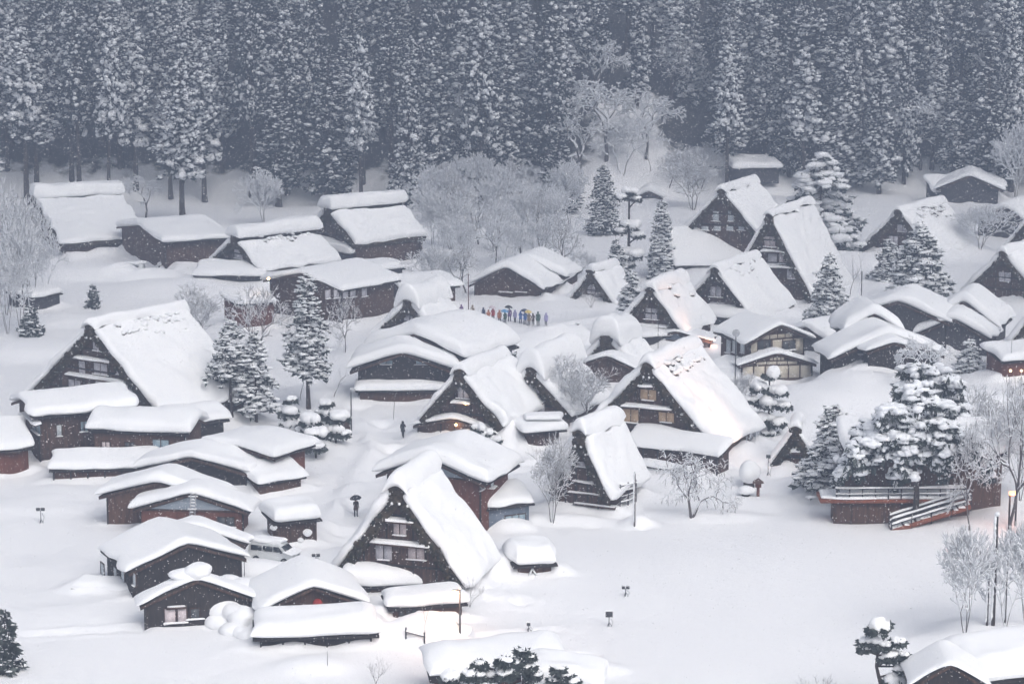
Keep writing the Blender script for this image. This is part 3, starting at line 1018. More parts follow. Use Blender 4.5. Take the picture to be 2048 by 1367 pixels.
T = house('brown house at the lane with a grey gable and a lower porch roof', (488, 894), 972, 120, 912, 4.8, 32, .9, drift=.3, near='R', wall='board_red', panel='panel_grey', over=.9,
          wins=[('R', 580, 930, 10, 26, 'pane_dark', 1)])
shed_on(T, (520, 1000), (602, 985), 1.5, 2.6, .7, .8, .5, 'board_brown')
house('house with ragged straw hanging under its eave, above the ladder house', (388, 916), 990, 205, 942, 3.6, 10, .8, wall='board_black', lump=.25)
house('dark boarded house whose left eave juts over open snow, behind the ladder house', (318, 966), 1052, 200, 996, 3.8, 12, .8, drift=.2, fover=.3, wall='board_brown', over=.9)
ladder_house = house('red brown house with a grey gable and a ladder up its front', (384, 988), 1066, 200, 1020, 2.6, 5, .75, drift=.2, fover=.35, wall='board_red', panel='panel_grey', over=.8,
                     wins=[('F', 452, 1043, 34, 18, 'pane_dark', 2)])
house('low red brown house tucked between the ladder house and the black barn', (384, 1054), 1128, 195, 1086, 1.6, 5, .5, drift=.2, fover=.25, wall='board_red', panel='panel_grey')
T = house('black barn with four narrow pale windows along its side', (376, 1090), 1192, 212, 1130, 7.2, -26, .55, drift=.2, fover=.25, wall='board_black', over=.55)
for x, y in ((206, 1138), (232, 1146), (247, 1150), (270, 1157)):
    window(T, T.fr.plane('L', T.W), x, y, 6, 24, 'pane_white', 1)
shed_on(T, (150, 1186), (262, 1196), .35, 1.6, .3, .5, .3, 'board_dark')
T = house('black boarded house with pinkish door panes, lowest of the western row', (396, 1162), 1256, 205, 1204, 1.5, -12, .42, drift=.2, fover=.2, wall='board_black', over=.5,
          wins=[('F', 340, 1230, 22, 28, 'pane_pink', 1), ('F', 364, 1228, 18, 28, 'pane_pink', 1), ('F', 390, 1226, 18, 20, 'pane_dark', 1)])
ledge(T, T.fr.plane('F'), 352, 1210, 40, .3, .1)
m = MB()
m.blobs([T.fr.p(.1, .7, T.Hr + .62), T.fr.p(-.9, .9, T.Hr + .35)], [(1.15, 1.2, .62), (1.2, 1.0, .45)], 4, 0, 2, .05)
T.part('chimney_snow', m, 'snow', None, True)
T = house('dark gabled house with a red hanging lantern, behind the loaf shaped snow roof', (625, 1172), 1256, 172, 1208, 5.0, -14, .85, drift=.3, wall='board_brown', over=.8)
m = MB()
p = on_plane(635, 1208, *T.fr.plane('F', 0, -.3)[:2])
m.tube([p + Z * (.45 * math.cos(a)) for a in np.linspace(0, math.pi, 9)], [.35 * math.sin(a) + .05 for a in np.linspace(0, math.pi, 9)], 12)
T.part('lantern', m, 'red_paint', None, True)
shed('low shed buried under a giant loaf of snow, in front of the red lantern house', (522, 1299), (742, 1292), .9, 2.6, .3, t=1.35, over=.75, wall='board_black', r=1.3, lump=.07, posts=True, group=None)
T = shed('flat roofed garage behind the lamp lit snow dome', (786, 1252), (924, 1242), 1.35, 2.4, .2, t=.95, over=.5, wall='board_brown', r=1.0)
window(T, T.pl, 816, 1222, 36, 18, 'pane_dark', 3)
T = house('brick red house with a small round vent in its grey gable', (868, 916), 1062, 182, 952, 6.5, 22, 1.1, drift=.15, wall='board_red', panel='panel_grey', over=1.0, r=1.0,
          wins=[('R', 963, 968, 10, 20, 'pane_white', 2), ('R', 983, 962, 6, 22, 'pane_white', 1)])
m = MB()
p = on_plane(880, 928, *T.fr.plane('F', 0, -.06)[:2])
m.tube([p - T.fr.ey * .1, p], .35, 12)
T.part('vent', m, 'board_dark')
T = shed('grey blue annex against the brick red house', (966, 1062), (1058, 1050), 2.0, 3.0, .9, t=.55, over=.5, drift=.2, wall='panel_blue', wins=[(1030, 1040, 40, 22, 'pane_blue', 3)])
T = house('wide dark house with a bowed snow roof and a second snow ledge below', (808, 705), 806, 178, 738, 6.5, 3, 1.2, drift=.2, wall='board_black', over=1.1, r=1.1, ridge=1.6,
          wins=[('F', 772, 724, 26, 8, 'pane_blue', 2), ('F', 845, 724, 26, 8, 'pane_blue', 2)])
shed_on(T, (720, 808), (882, 808), 1.5, 1.3, .3, .8, .6, 'board_brown')
T = house('great roof behind the bowed roof house, with white plaster under its east eave', (838, 668), 792, 175, 708, 9.5, 32, 1.5, wall='board_grey', over=1.0, r=1.2, ridge=1.6)
window(T, T.fr.plane('R', T.W), 950, 702, 40, 18, 'pane_white', 2)


def half_timber(T, fr, W, He, Hr, rows, cols, z0):
    """Cream panels between dark timbers on the front gable, each a part."""
    sl = (Hr - He) / (W / 2)
    for i in range(cols):
        x0, x1 = -W / 2 + W * i / cols + .09, -W / 2 + W * (i + 1) / cols - .09
        for j in range(rows):
            a, b = z0 + (He - z0) * j / rows + .08, z0 + (He - z0) * (j + 1) / rows - .08
            m = MB()
            m.box(fr.p(x0, -.03, a), fr.v(x1 - x0, 0, 0), fr.v(0, .03, 0), Z * (b - a))
            T.part('plaster_panel', m, 'plaster_cream')
    n = 2
    for j in range(n):
        a, b = He + (Hr - He) * j / (n + .6) + .12, He + (Hr - He) * (j + 1) / (n + .6) - .06
        for k in range(4):
            hw = (Hr - b) / sl - .25
            x0, x1 = -hw + 2 * hw * k / 4 + .06, -hw + 2 * hw * (k + 1) / 4 - .06
            if x1 - x0 > .25:
                m = MB()
                m.box(fr.p(x0, -.03, a), fr.v(x1 - x0, 0, 0), fr.v(0, .03, 0), Z * (b - a))
                T.part('plaster_panel', m, 'plaster_cream')


T = house('half timbered house with cream plaster panels in two tiers of gables', (1553, 650), 757, 105, 678, 7.0, -24, .5, wall='board_dark', over=.8, r=.5)
half_timber(T, T.fr, T.W, T.He, T.Hr, 1, 5, T.fr.h(1553, 712))
for x in (1528, 1577):
    window(T, T.fr.plane('F', 0, -.04), x, 690, 25, 18, 'pane_dark', 2)
f2 = Frame((1553, 708), 768, -8)
W2, He2, Hr2 = f2.span(138), f2.h(1553, 730), f2.h(1553, 708)
gable_on(T, f2, W2, 1.5, He2, Hr2, .36, .6, 'board_dark', r=.4, fover=.3)
half_timber(T, f2, W2, He2, Hr2, 1, 6, f2.h(1553, 757))
for k, x in enumerate((1458, 1470, 1486)):
    window(T, T.fr.plane('L', T.W), x, 692, 9, 26, 'pane_white', 1)
shed_on(T, (1418, 758), (1478, 768), 1.2, 3.0, .6, .6, .4, 'board_grey')
T = house('rambling dark house with stacked gables, beyond the big drift', (1770, 668), 786, 200, 712, 5.5, -10, .9, wall='board_black', over=.8,
          wins=[('F', 1765, 755, 34, 14, 'paper_pane', 3), ('F', 1815, 757, 40, 14, 'paper_pane', 4), ('F', 1725, 700, 22, 14, 'pane_dark', 2)])
f2 = Frame((1782, 686), 795, -10)
gable_on(T, f2, f2.span(90), 2.2, f2.h(1782, 702), f2.h(1782, 686), .6, .5, 'board_black')
for x, y, w in ((1735, 735, 32), (1782, 738, 70), (1790, 729, 70)):
    ledge(T, T.fr.plane('F'), x, y, w, .5, .28)
house('narrow peaked house behind the rambling dark house', (1742, 628), 765, 96, 662, 5.0, -8, 1.2, wall='board_grey', over=.7)
house('plain boarded barn with a deep snow band, behind the rambling dark house', (1795, 604), 705, 185, 638, 6.5, 22, 1.2, wall='board_grey', over=.9, r=1.0)
house('barn with terraced layers of snow on its roof, east of the plain barn', (1925, 604), 700, 125, 648, 7.0, 22, 1.4, wall='board_grey', over=.8, r=1.0)
house('low barn with a snow bank roof, below the terraced snow barn', (1905, 638), 712, 130, 672, 4.5, 22, 1.2, wall='board_grey', over=.7, r=.9)
house('plain dark shed roofed house beside the half timbered house', (1615, 656), 712, 74, 676, 6.0, 48, .9, wall='board_grey', over=.6)
house('dark barn at the forest edge between the broadside farmhouse and the torn roof farmhouse', (288, 452), 526, 84, 470, 9.5, 62, 1.0, wall='board_dark', over=.8)
T = house('inn with a row of lit paper windows along its side', (612, 548), 645, 140, 570, 10.0, 40, .8, wall='board_dark', over=.8)
for x in (655, 672, 690, 705, 728):
    window(T, T.fr.plane('R', T.W), x, 588 - (x - 655) * .06, 11, 17, 'paper_pane', 1)
house('low house with a broad white roof, east of the inn', (784, 560), 616, 60, 574, 7.5, 58, .7, wall='board_dark')
T = house('dark barn with staggered roof terraces, above the visitors queue', (1015, 536), 604, 130, 572, 6.5, 24, 1.1, wall='board_dark', over=.8, r=.9)
f2 = Frame((1058, 520), 592, 22)
gable_on(T, f2, f2.span(130), 4.5, f2.h(1058, 548), f2.h(1058, 520), 1.0, .9, 'board_dark', r=.9)
shed_on(T, (1035, 588), (1125, 596), 2.2, 4.5, .8, .9, .6, 'board_dark')
for x in (1012, 1043):
    ledge(T, T.fr.plane('F'), x, 583, 28, .3, .12)
shed('small grey shed with a tipped white roof, under the western snowy pines', (66, 626), (120, 616), 1.9, 4.5, .4, t=.8, wall='board_grey')
T = shed('roadside kiosk with a stepped crown of snow, beside the bare white bush', (1056, 902), (1118, 897), 1.9, 2.4, .2, t=.8, over=.8, wall='board_dark', r=.6)
m = MB()
c = (flat(1056, 902) + flat(1118, 897)) / 2 + np.array([0, 1.2, 3.0])
slab(m, c, (1, 0, 0), (0, 1, 0), Z, 1.9, 1.0, .55, .35, seed=5)
T.part('upper_snow', m, 'snow', None, True)
T = shed('little shrine shed with a white rafter triangle, alone in the snowfield', (1036, 1160), (1102, 1156), 1.15, 2.6, .2, t=1.35, over=.6, wall='board_brown', r=.8)
m = MB()
p = [on_plane(x, y, T.pl[0] + T.pl[1] * .2, T.pl[1]) for x, y in ((1054, 1158), (1065, 1136), (1077, 1158))]
m.bar(p[0], p[1], .13)
m.bar(p[1], p[2], .13)
T.part('rafter', m, 'white_paint')
T = shed('green grey shed with snow balls stuck to its wall, by the parked van', (554, 1100), (634, 1092), 2.3, 3.0, .2, t=1.2, over=.5, wall='board_dark', r=.8)
m = MB()
for x, y, q in ((616, 1064, .36), (602, 1079, .24), (548, 1054, .28)):
    m.blobs([on_plane(x, y, T.pl[0] + T.pl[1] * .15, T.pl[1])], [(q * 1.2, q * .6, q * .8)], 5, 0, 2, .12)
T.part('snow_clumps', m, 'snow', None, True)
T = shed('reddish boarded house cut by the west picture edge', (-50, 958), (58, 948), 2.6, 5.0, 1.4, t=.8, over=.6, wall='board_red', name='house', cat='house')
ledge(T, T.pl, 25, 900, 34, .5, .2)
shed('rust red storehouse behind the bare garden trees', (476, 660), (548, 654), 3.2, 5.0, .5, t=.8, wall='board_red', name='storehouse', cat='storehouse')
T = shed('balcony annex with pillowy snow, before the rosy slope farmhouse', (1262, 704), (1350, 700), 1.7, 2.6, .2, t=.8, over=.5, wall='board_grey')
f2 = Frame((1353, 664), 702, 14)
gable_on(T, f2, f2.span(130), 3.0, f2.h(1353, 680), f2.h(1353, 664), .35, .4, 'board_grey', panel='panel_blue')
T = shed('small house with warm lit shopfront at the east picture edge', (2005, 762), (2100, 756), 2.2, 4.0, .8, t=.9, wall='board_red', name='shop', cat='shop')
for x in (2021, 2043):
    m = MB()
    m.blobs([on_plane(x, 741, T.pl[0] + T.pl[1] * .25, T.pl[1])], [(.16, .16, .16)], 3, 0, 1, .02)
    T.part('lantern', m, 'lamp_soft', None, True)
farmhouse('thatched house beyond the warm lit shopfront at the east edge', (2062, 628), 742, 120, 720, 7.0, 26, .8, (.9, .9), vent=False)
shed('wide buried roof under a dome of snow, behind the low pine branches', (874, 1402), (1115, 1390), 1.6, 3.2, .5, t=1.4, over=.7, wall='board_red', r=1.9, lump=.22)
shed('snow roof with a dark gap under its eave, beside the low pine branches', (1060, 1425), (1190, 1430), 1.9, 3.0, .3, t=1.3, over=.5, wall='board_brown', r=1.2)
shed('flat roof with a smooth bank of snow at the lower east corner', (1945, 1420), (2130, 1400), 1.9, 4.0, .6, t=1.9, over=.6, wall='board_grey', r=1.3, lump=.08)
house('dark gabled hut with a snow tipped peak, at the foot of the lower pine', (1895, 1328), 1470, 140, 1372, 4.0, 4, .35, wall='board_black', over=.4)
shed('dark shed under a lump of snow beside the double capped farmhouse', (752, 566), (805, 560), 1.6, 3.0, .3, t=1.2, wall='board_grey')
shed('snow capped lean to between the inn and its broad roofed neighbour', (690, 640), (770, 622), 2.2, 3.5, .4, t=.8, wall='board_grey')
# far up the slope, in the haze
g = ground(1385, 352)
shed('hazy white roofed lodge at the foot of the hill', (1322, 352), (1452, 348), 1.3, 6, .8, t=2.0, r=1.3, wall='board_dark', z0=g[2], name='lodge', cat='lodge')
g = ground(1515, 345)
shed('hazy long roof half hidden by the large snowy conifer', (1470, 352), (1558, 350), 1.2, 6, .9, t=1.2, wall='board_grey', z0=g[2], name='lodge', cat='lodge')
g = ground(1300, 398)
house('tiny far roof with a dark triangle gable, on the white slope', (1298, 384), 402, 46, 396, 5.0, 8, 1.0, z0=g[2], wall='board_grey')
g = ground(1945, 405)
T = house('temple like roof with a dark triangle, faint at the forest foot', (1938, 352), 412, 110, 376, 9.0, 12, .8, z0=g[2], wall='board_grey', over=1.2)
shed_on(T, (1870, 408), (1990, 404), 2.2, 4.0, 1.8, .7, .6, 'board_grey', z0=g[2])
house('barn with a steep dark slope under a sagging white roof, in the east haze', (2008, 415), 482, 100, 445, 8.0, 30, 1.0, wall='board_grey', over=.8)

build_ground()

# ------------------------------------------------------------------ trees
def conifer_meshes(name, h, spread, base, seed, gap=.6, per=6, clump=.5, snow=1.0, lvl=0, nt=5, power=.85, droop=.45, needles='needles', lump=.3, tip=.25, trunk_r=None, flat_=.55, stretch=1.0, snowmat='snow_fir'):
    rng = np.random.default_rng(seed)
    trunk, crown, sn = MB(), MB(), MB()
    r0 = trunk_r or h * .014 + .06
    ph = rng.uniform(0, 6, 2)
    zz = np.linspace(-.6, h * .97, 9)
    trunk.tube([(.06 * math.sin(q * .3 + ph[0]), .06 * math.cos(q * .37 + ph[1]), q) for q in zz], [r0 * (1 - .93 * i / 8) * (1.25 if i == 0 else 1) for i in range(9)], 7)
    P0, P1, C, D, S = [], [], [], [], []
    z = base
    while z < h - .15:
        t = (z - base) / (h - base)
        full = spread * (1 - t) ** power * min(1, .62 + t * 2.4) + tip
        for b in range(max(3, int(per * (1 - .45 * t)))):
            az = rng.uniform(0, 6.283)
            ln = full * rng.uniform(.62, 1.12)
            d0 = np.array([math.cos(az), math.sin(az), 0])
            zb = z + rng.uniform(-.75, .75) * gap
            dr = droop * rng.uniform(.6, 1.3) * (1 - .35 * t)
            m = max(1, int(round(ln / (clump * .95))))
            end = d0 * ln + np.array([0, 0, zb - dr * ln])
            P0.append((0, 0, zb))
            P1.append(end)
            for i in range(m):
                u = (i + .75) / m if m > 1 else .85
                if u < .25 and ln > 1.4:
                    continue
                p = d0 * ln * u + np.array([0, 0, zb - dr * ln * u ** 1.6]) + rng.normal(0, .09, 3) * np.array([1, 1, 1.6])
                C.append(p)
                D.append(d0)
                S.append(clump * rng.uniform(.7, 1.25) * (1 - .3 * t))
        z += gap * (1 - .35 * t)
    C.append(np.array([0, 0, h - .2]))
    D.append(np.array([0, 0, 1.]))
    S.append(clump * .7)
    C, D, S = np.array(C), np.array(D), np.array(S)
    trunk.segs(P0, P1, np.full(len(P0), r0 * .18 + .015), np.full(len(P0), .012), 3)
    tufts(crown, C, D, S * 1.15, nt, seed + 1)
    keep = rng.random(len(C)) < .86 * min(snow, 1.15)
    Cs, Ss, Ds = C[keep], S[keep], D[keep]
    R = np.stack([Ss * .62, Ss * .62, Ss * flat_ * .62], 1) * rng.uniform(.5, 1.2, (len(Ss), 1)) * snow
    R[:, 0] *= stretch
    R[:, 1] /= stretch ** .5
    sn.blobs(Cs + Ds * (Ss * .25)[:, None] + np.stack([0 * Ss, 0 * Ss, Ss * .22], 1), R, seed + 2, 0, lvl, lump, np.arctan2(Ds[:, 1], Ds[:, 0]) + rng.normal(0, .3, len(Ss)))
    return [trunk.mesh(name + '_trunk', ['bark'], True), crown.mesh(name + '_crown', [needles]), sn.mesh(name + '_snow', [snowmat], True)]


def place_tree(name, label, cat, group, meshes, loc, sc=(1, 1, 1), rz=0.0, parts=('trunk', 'crown', 'crown_snow')):
    o = bpy.data.objects.new(name, None)
    COL.objects.link(o)
    o.location = loc
    o.rotation_euler = (0, 0, rz)
    o.scale = sc
    o['label'], o['category'] = label, cat
    if group:
        o['group'] = group
    for n, me in zip(parts, meshes):
        if me is not None:
            k = link(n, me, o)
            if n in SMALL:
                k['kind'] = 'stuff'
    return o


def bare_meshes(name, seed, levels=6, first=.22, up=.5, open_=.55, split=(2, 3), r0=.13, shrink=.74, snow=1.0, twig=.018, weep=0.0, bark='bark_pale', fork=1):
    """A leafless tree of height about 1 x 10 m, every branch carrying a strip of snow."""
    rng = np.random.default_rng(seed)
    P0, P1, R0, R1, LV = [], [], [], [], []

    def grow(p, d, ln, r, lv):
        nseg = 3 if lv < 3 else 2
        for i in range(nseg):
            d = d + rng.normal(0, .14, 3) + np.array([0, 0, .06 * up - weep * lv * .05])
            d = d / np.linalg.norm(d)
            q = p + d * ln / nseg
            rr = max(r * (1 - .25 * (i + 1) / nseg), twig)
            P0.append(p)
            P1.append(q)
            R0.append(max(r * (1 - .25 * i / nseg), twig))
            R1.append(rr)
            LV.append(lv)
            p = q
            if lv >= 1 and lv < levels and rng.random() < .45:
                s = np.cross(d, rng.normal(0, 1, 3))
                s /= np.linalg.norm(s)
                grow(p, d * .55 + s * .8, ln * shrink * rng.uniform(.5, .9), rr * .5, max(lv + 1, levels - 1))
        if lv >= levels:
            return
        k = rng.integers(split[0], split[1] + 1)
        a0 = rng.uniform(0, 6.28)
        ref = np.array([1., 0, 0]) if abs(d[2]) > .8 else np.array([0, 0, 1.])
        a = np.cross(d, ref)
        a /= np.linalg.norm(a)
        b = np.cross(d, a)
        for i in range(k):
            t = a0 + 6.283 * i / k + rng.uniform(-.4, .4)
            o = open_ * rng.uniform(.7, 1.25)
            nd = d * math.cos(o) + (a * math.cos(t) + b * math.sin(t)) * math.sin(o)
            nd[2] += up * .18 - weep * .1
            nd /= np.linalg.norm(nd)
            grow(p, nd, ln * shrink * rng.uniform(.8, 1.15), r * .64, lv + 1)
    for f in range(fork):
        a = 6.283 * f / max(fork, 1) + .4
        d = np.array([math.cos(a) * .35, math.sin(a) * .35, 1.0]) if fork > 1 else np.array([.03, .02, 1.])
        grow(np.array([0, 0, -.3]), d / np.linalg.norm(d), 10 * first, r0 * (1 if fork == 1 else .7), 0)
    P0, P1, R0, R1 = (np.array(q) for q in (P0, P1, R0, R1))
    hz = np.percentile(P1[:, 2], 99.7)
    hw = np.percentile(np.abs(P1[:, :2]), 98)
    k = np.array([5 / hw, 5 / hw, 10 / hz])
    P0, P1 = P0 * k, P1 * k
    w = MB()
    w.segs(P0, P1, R0, R1, 4)
    d = P1 - P0
    d /= np.linalg.norm(d, axis=1, keepdims=True) + 1e-9
    fl = np.abs(d[:, 2]) < .93
    s = MB()
    rs = (R0[fl] * .55 + .030) * snow * (0.7 + .6 * rng.random(fl.sum()))
    off = np.stack([0 * rs, 0 * rs, R0[fl] * .75 + rs * .35], 1)
    s.segs(P0[fl] + off, P1[fl] + off, rs, rs * .85, 3)
    return [w.mesh(name + '_wood', [bark]), s.mesh(name + '_snow', ['snow_branch'])]


def fit(px, py, top, half):
    p = ground(px, py)
    h = at_depth(px, top, p[1])[2] - p[2]
    return p, h, half / scale_at(p)


# ---- conifers inside the village, each grown on its own
def conifer(label, px, py, top, half, base=.1, seed=None, group='conifers among the houses', name='snowy_conifer', cat='conifer', **k):
    p, h, w = fit(px, py, top, half)
    seed = seed or int(px + py)
    a = dict(gap=.40, per=10, clump=.42, lvl=0, nt=5, flat_=.5, stretch=1.5, lump=.25, snow=1.3)
    a.update(k)
    return place_tree(name, label, cat, group, conifer_meshes(name, h, w, h * base, seed, **a), p)


conifer('dark green fir with a bare lower trunk, beside the lone west farmhouse', 463, 834, 640, 58, .42, per=8)
conifer('pale frosted fir standing just before the darker fir', 512, 844, 668, 58, .2, per=8, snow=1.45)
conifer('tall fir on a thin bare trunk, south of the inn', 617, 818, 548, 56, .30, per=8, power=.7)
conifer('conical fir before the vast smooth farmhouse slope', 1656, 668, 508, 58, .05, snow=1.4)
conifer('slim fir with hanging boughs beside the plaster gabled hall', 1322, 552, 402, 29, .05, droop=.9, power=.6)
conifer('great lumpy conifer smothered in snow, between the vast slope farmhouse and the forest', 1640, 500, 312, 98, .12, clump=1.25, snow=1.25, gap=.8, power=.55, lvl=1, lump=.16, flat_=.6, droop=.5, per=8)
conifer('broad round snowy conifer hiding the spotted ridge farmhouse', 1838, 600, 448, 80, .05, clump=.7, snow=1.25, power=.6, droop=.7)
conifer('dim snowy conifer behind the conical fir', 1775, 560, 478, 48, .05, snow=1.2)
conifer('dense layered fir at the west end of the stair building', 1662, 992, 810, 80, .12, per=11, snow=1.35, power=.75)
conifer('small fir at the terraced snow barn', 1938, 745, 678, 38, .1, snow=1.4)
conifer('wispy young fir growing behind the porch lamp farmhouse', 1015, 752, 680, 14, .1, clump=.4, per=5)
conifer('lone sapling fir on the open slope', 186, 616, 568, 15, .05, clump=.35, snow=.7)
conifer('low bushy fir below the small grey shed', 62, 672, 612, 26, .02, clump=.5, snow=.9)
conifer('dark bushy fir cut by the lower west corner', 12, 1345, 1222, 30, .04, clump=.5, per=9, snow=.6)
conifer('dark fir clump right behind the buried hut drift', 1205, 470, 330, 36, .1, snow=1.1, power=.6)
conifer('snow plastered fir before the hall roof skirt', 1262, 640, 545, 28, .05, clump=.6, snow=1.25)
conifer('spiky frosted fir above the rosy slope farmhouse', 1232, 560, 478, 26, .05, snow=1.2)

# ---- clipped and cloud pruned garden trees
def cloud_tree(label, px, py, top, pads, lean=0.0, group='pruned garden trees', trunk=.11, name='pruned_tree', seed=1, cat='garden tree', nt=70, tl=.32):
    """pads: (pixel x, pixel y, radius px, snow height factor)."""
    p = ground(px, py)
    rng = np.random.default_rng(seed + int(px))
    s = scale_at(p)
    T = Thing(name, label, cat, p, group)
    tr, cr, sn = MB(), MB(), MB()
    top_p = at_depth(px, top, p[1])
    hh = top_p[2] - p[2]
    C = []
    for x, y, r, k in pads:
        q = at_depth(x, y, p[1])
        q[1] += rng.uniform(-.5, .5) * r / s
        C.append((q, r / s, k))
    n = 7
    ax = [p + np.array([lean * math.sin(i * 1.1) * .25, 0, hh * .92 * i / n - (.4 if i == 0 else 0)]) for i in range(n + 1)]
    tr.tube(ax, [trunk * (1 - .6 * i / n) for i in range(n + 1)], 7)
    for q, r, k in C:
        a = ax[int(np.argmin([abs(v[2] - (q[2] - .5 * r)) for v in ax]))]
        tr.segs([a], [q - Z * r * .2], [trunk * .5], [trunk * .25], 5)
        m = int(nt * max(r, .5))
        th, rr = rng.uniform(0, 6.28, m), np.sqrt(rng.random(m)) * r * .95
        P = q + np.stack([np.cos(th) * rr, np.sin(th) * rr, rng.uniform(-.45, .12, m) * r], 1)
        Dn = np.stack([np.cos(th), np.sin(th), 0 * th - .1], 1)
        tufts(cr, P, Dn, np.full(m, tl), 4, int(px) + m)
        nb = 5 + int(r * 4)
        th, rr = rng.uniform(0, 6.28, nb), rng.random(nb) * r * .62
        B = q + np.stack([np.cos(th) * rr, np.sin(th) * rr, .2 * r + 0 * th], 1)
        R = np.stack([r * rng.uniform(.42, .66, nb), r * rng.uniform(.42, .66, nb), r * k * rng.uniform(.36, .56, nb)], 1)
        sn.blobs(B, R, int(px) + 5, 0, 2, .05)
    T.part('trunk', tr, 'bark', None, True)
    T.part('crown', cr, 'needles')
    T.part('crown_snow', sn, 'snow', None, True)
    return T


cloud_tree('pruned pine wearing a tall snow hat, beside the half timbered house', 1537, 872, 735,
           [(1540, 748, 17, 1.7), (1520, 775, 20, 1.0), (1556, 782, 20, .9), (1500, 800, 17, .8), (1538, 806, 24, 1.0), (1568, 812, 16, .9), (1520, 838, 24, .9), (1556, 846, 20, .9), (1540, 868, 18, .8)], trunk=.16)
cloud_tree('conical pruned shrub at the west end of the lane hedge', 580, 872, 795, [(582, 800, 14, .9), (578, 822, 22, .9), (584, 845, 28, .8), (572, 860, 24, .8)])
cloud_tree('round pruned shrub with a broad snow cap, middle of the lane hedge', 622, 890, 830, [(622, 838, 24, 1.0), (614, 862, 22, .8)])
cloud_tree('tiered pruned pine, tallest of the lane hedge', 652, 880, 800, [(652, 806, 15, .9), (642, 826, 18, .9), (664, 832, 18, .9), (652, 852, 20, .8)])
cloud_tree('flat topped pruned shrub nearest the lane', 632, 916, 862, [(618, 866, 18, .9), (642, 868, 22, .9), (630, 890, 24, .6)])
cloud_tree('pruned shrub next to the street pole, last of the lane hedge', 672, 886, 832, [(676, 836, 24, .9), (668, 862, 20, .9), (684, 868, 16, .8)])
cloud_tree('little snow balled garden pine at the porch lamp farmhouse', 962, 896, 852, [(956, 856, 15, 1.2), (968, 868, 16, 1.0), (985, 882, 18, .9), (955, 878, 16, .6)])
cloud_tree('pollarded tall tree with three collars of snow, west of the hall', 1257, 556, 378,
           [(1258, 384, 17, .9), (1244, 394, 14, .8), (1272, 398, 13, .8), (1258, 452, 22, .9), (1240, 462, 14, .8), (1276, 470, 14, .8), (1262, 508, 24, .8), (1250, 528, 20, .8)], trunk=.3)
cloud_tree('crooked pine with a block of snow on its top, at the lower east corner', 1757, 1420, 1250,
           [(1752, 1254, 22, 1.7), (1772, 1250, 12, 1.2), (1738, 1284, 22, .8), (1764, 1290, 18, .6), (1796, 1284, 16, .9), (1728, 1296, 12, .6), (1788, 1312, 20, .8), (1806, 1308, 14, .8), (1770, 1316, 14, .6), (1812, 1338, 22, .7), (1790, 1362, 28, .8), (1830, 1330, 14, .3)],
           trunk=.17, lean=1.0, nt=120, tl=.30)
cloud_tree('snow padded pine tops rising at the lower picture edge', 1000, 1470, 1330,
           [(905, 1356, 24, 1.0), (945, 1346, 22, .7), (960, 1326, 16, .5), (985, 1352, 26, .7), (1008, 1318, 18, .6), (1010, 1345, 22, .7), (930, 1370, 28, .9), (975, 1375, 28, .8)], trunk=.2, nt=110)
cloud_tree('dark needled pine tip before the dark eave gap', 1046, 1440, 1300,
           [(1044, 1302, 13, .35), (1060, 1312, 10, .35), (1032, 1322, 16, .6), (1052, 1334, 20, .6), (1066, 1350, 18, .5)], trunk=.12, nt=120)
cloud_tree('small dark pine east of the eave gap', 1128, 1450, 1330, [(1118, 1338, 13, .5), (1130, 1352, 18, .6), (1140, 1362, 20, .7), (1112, 1362, 16, .6)], trunk=.12, nt=110)


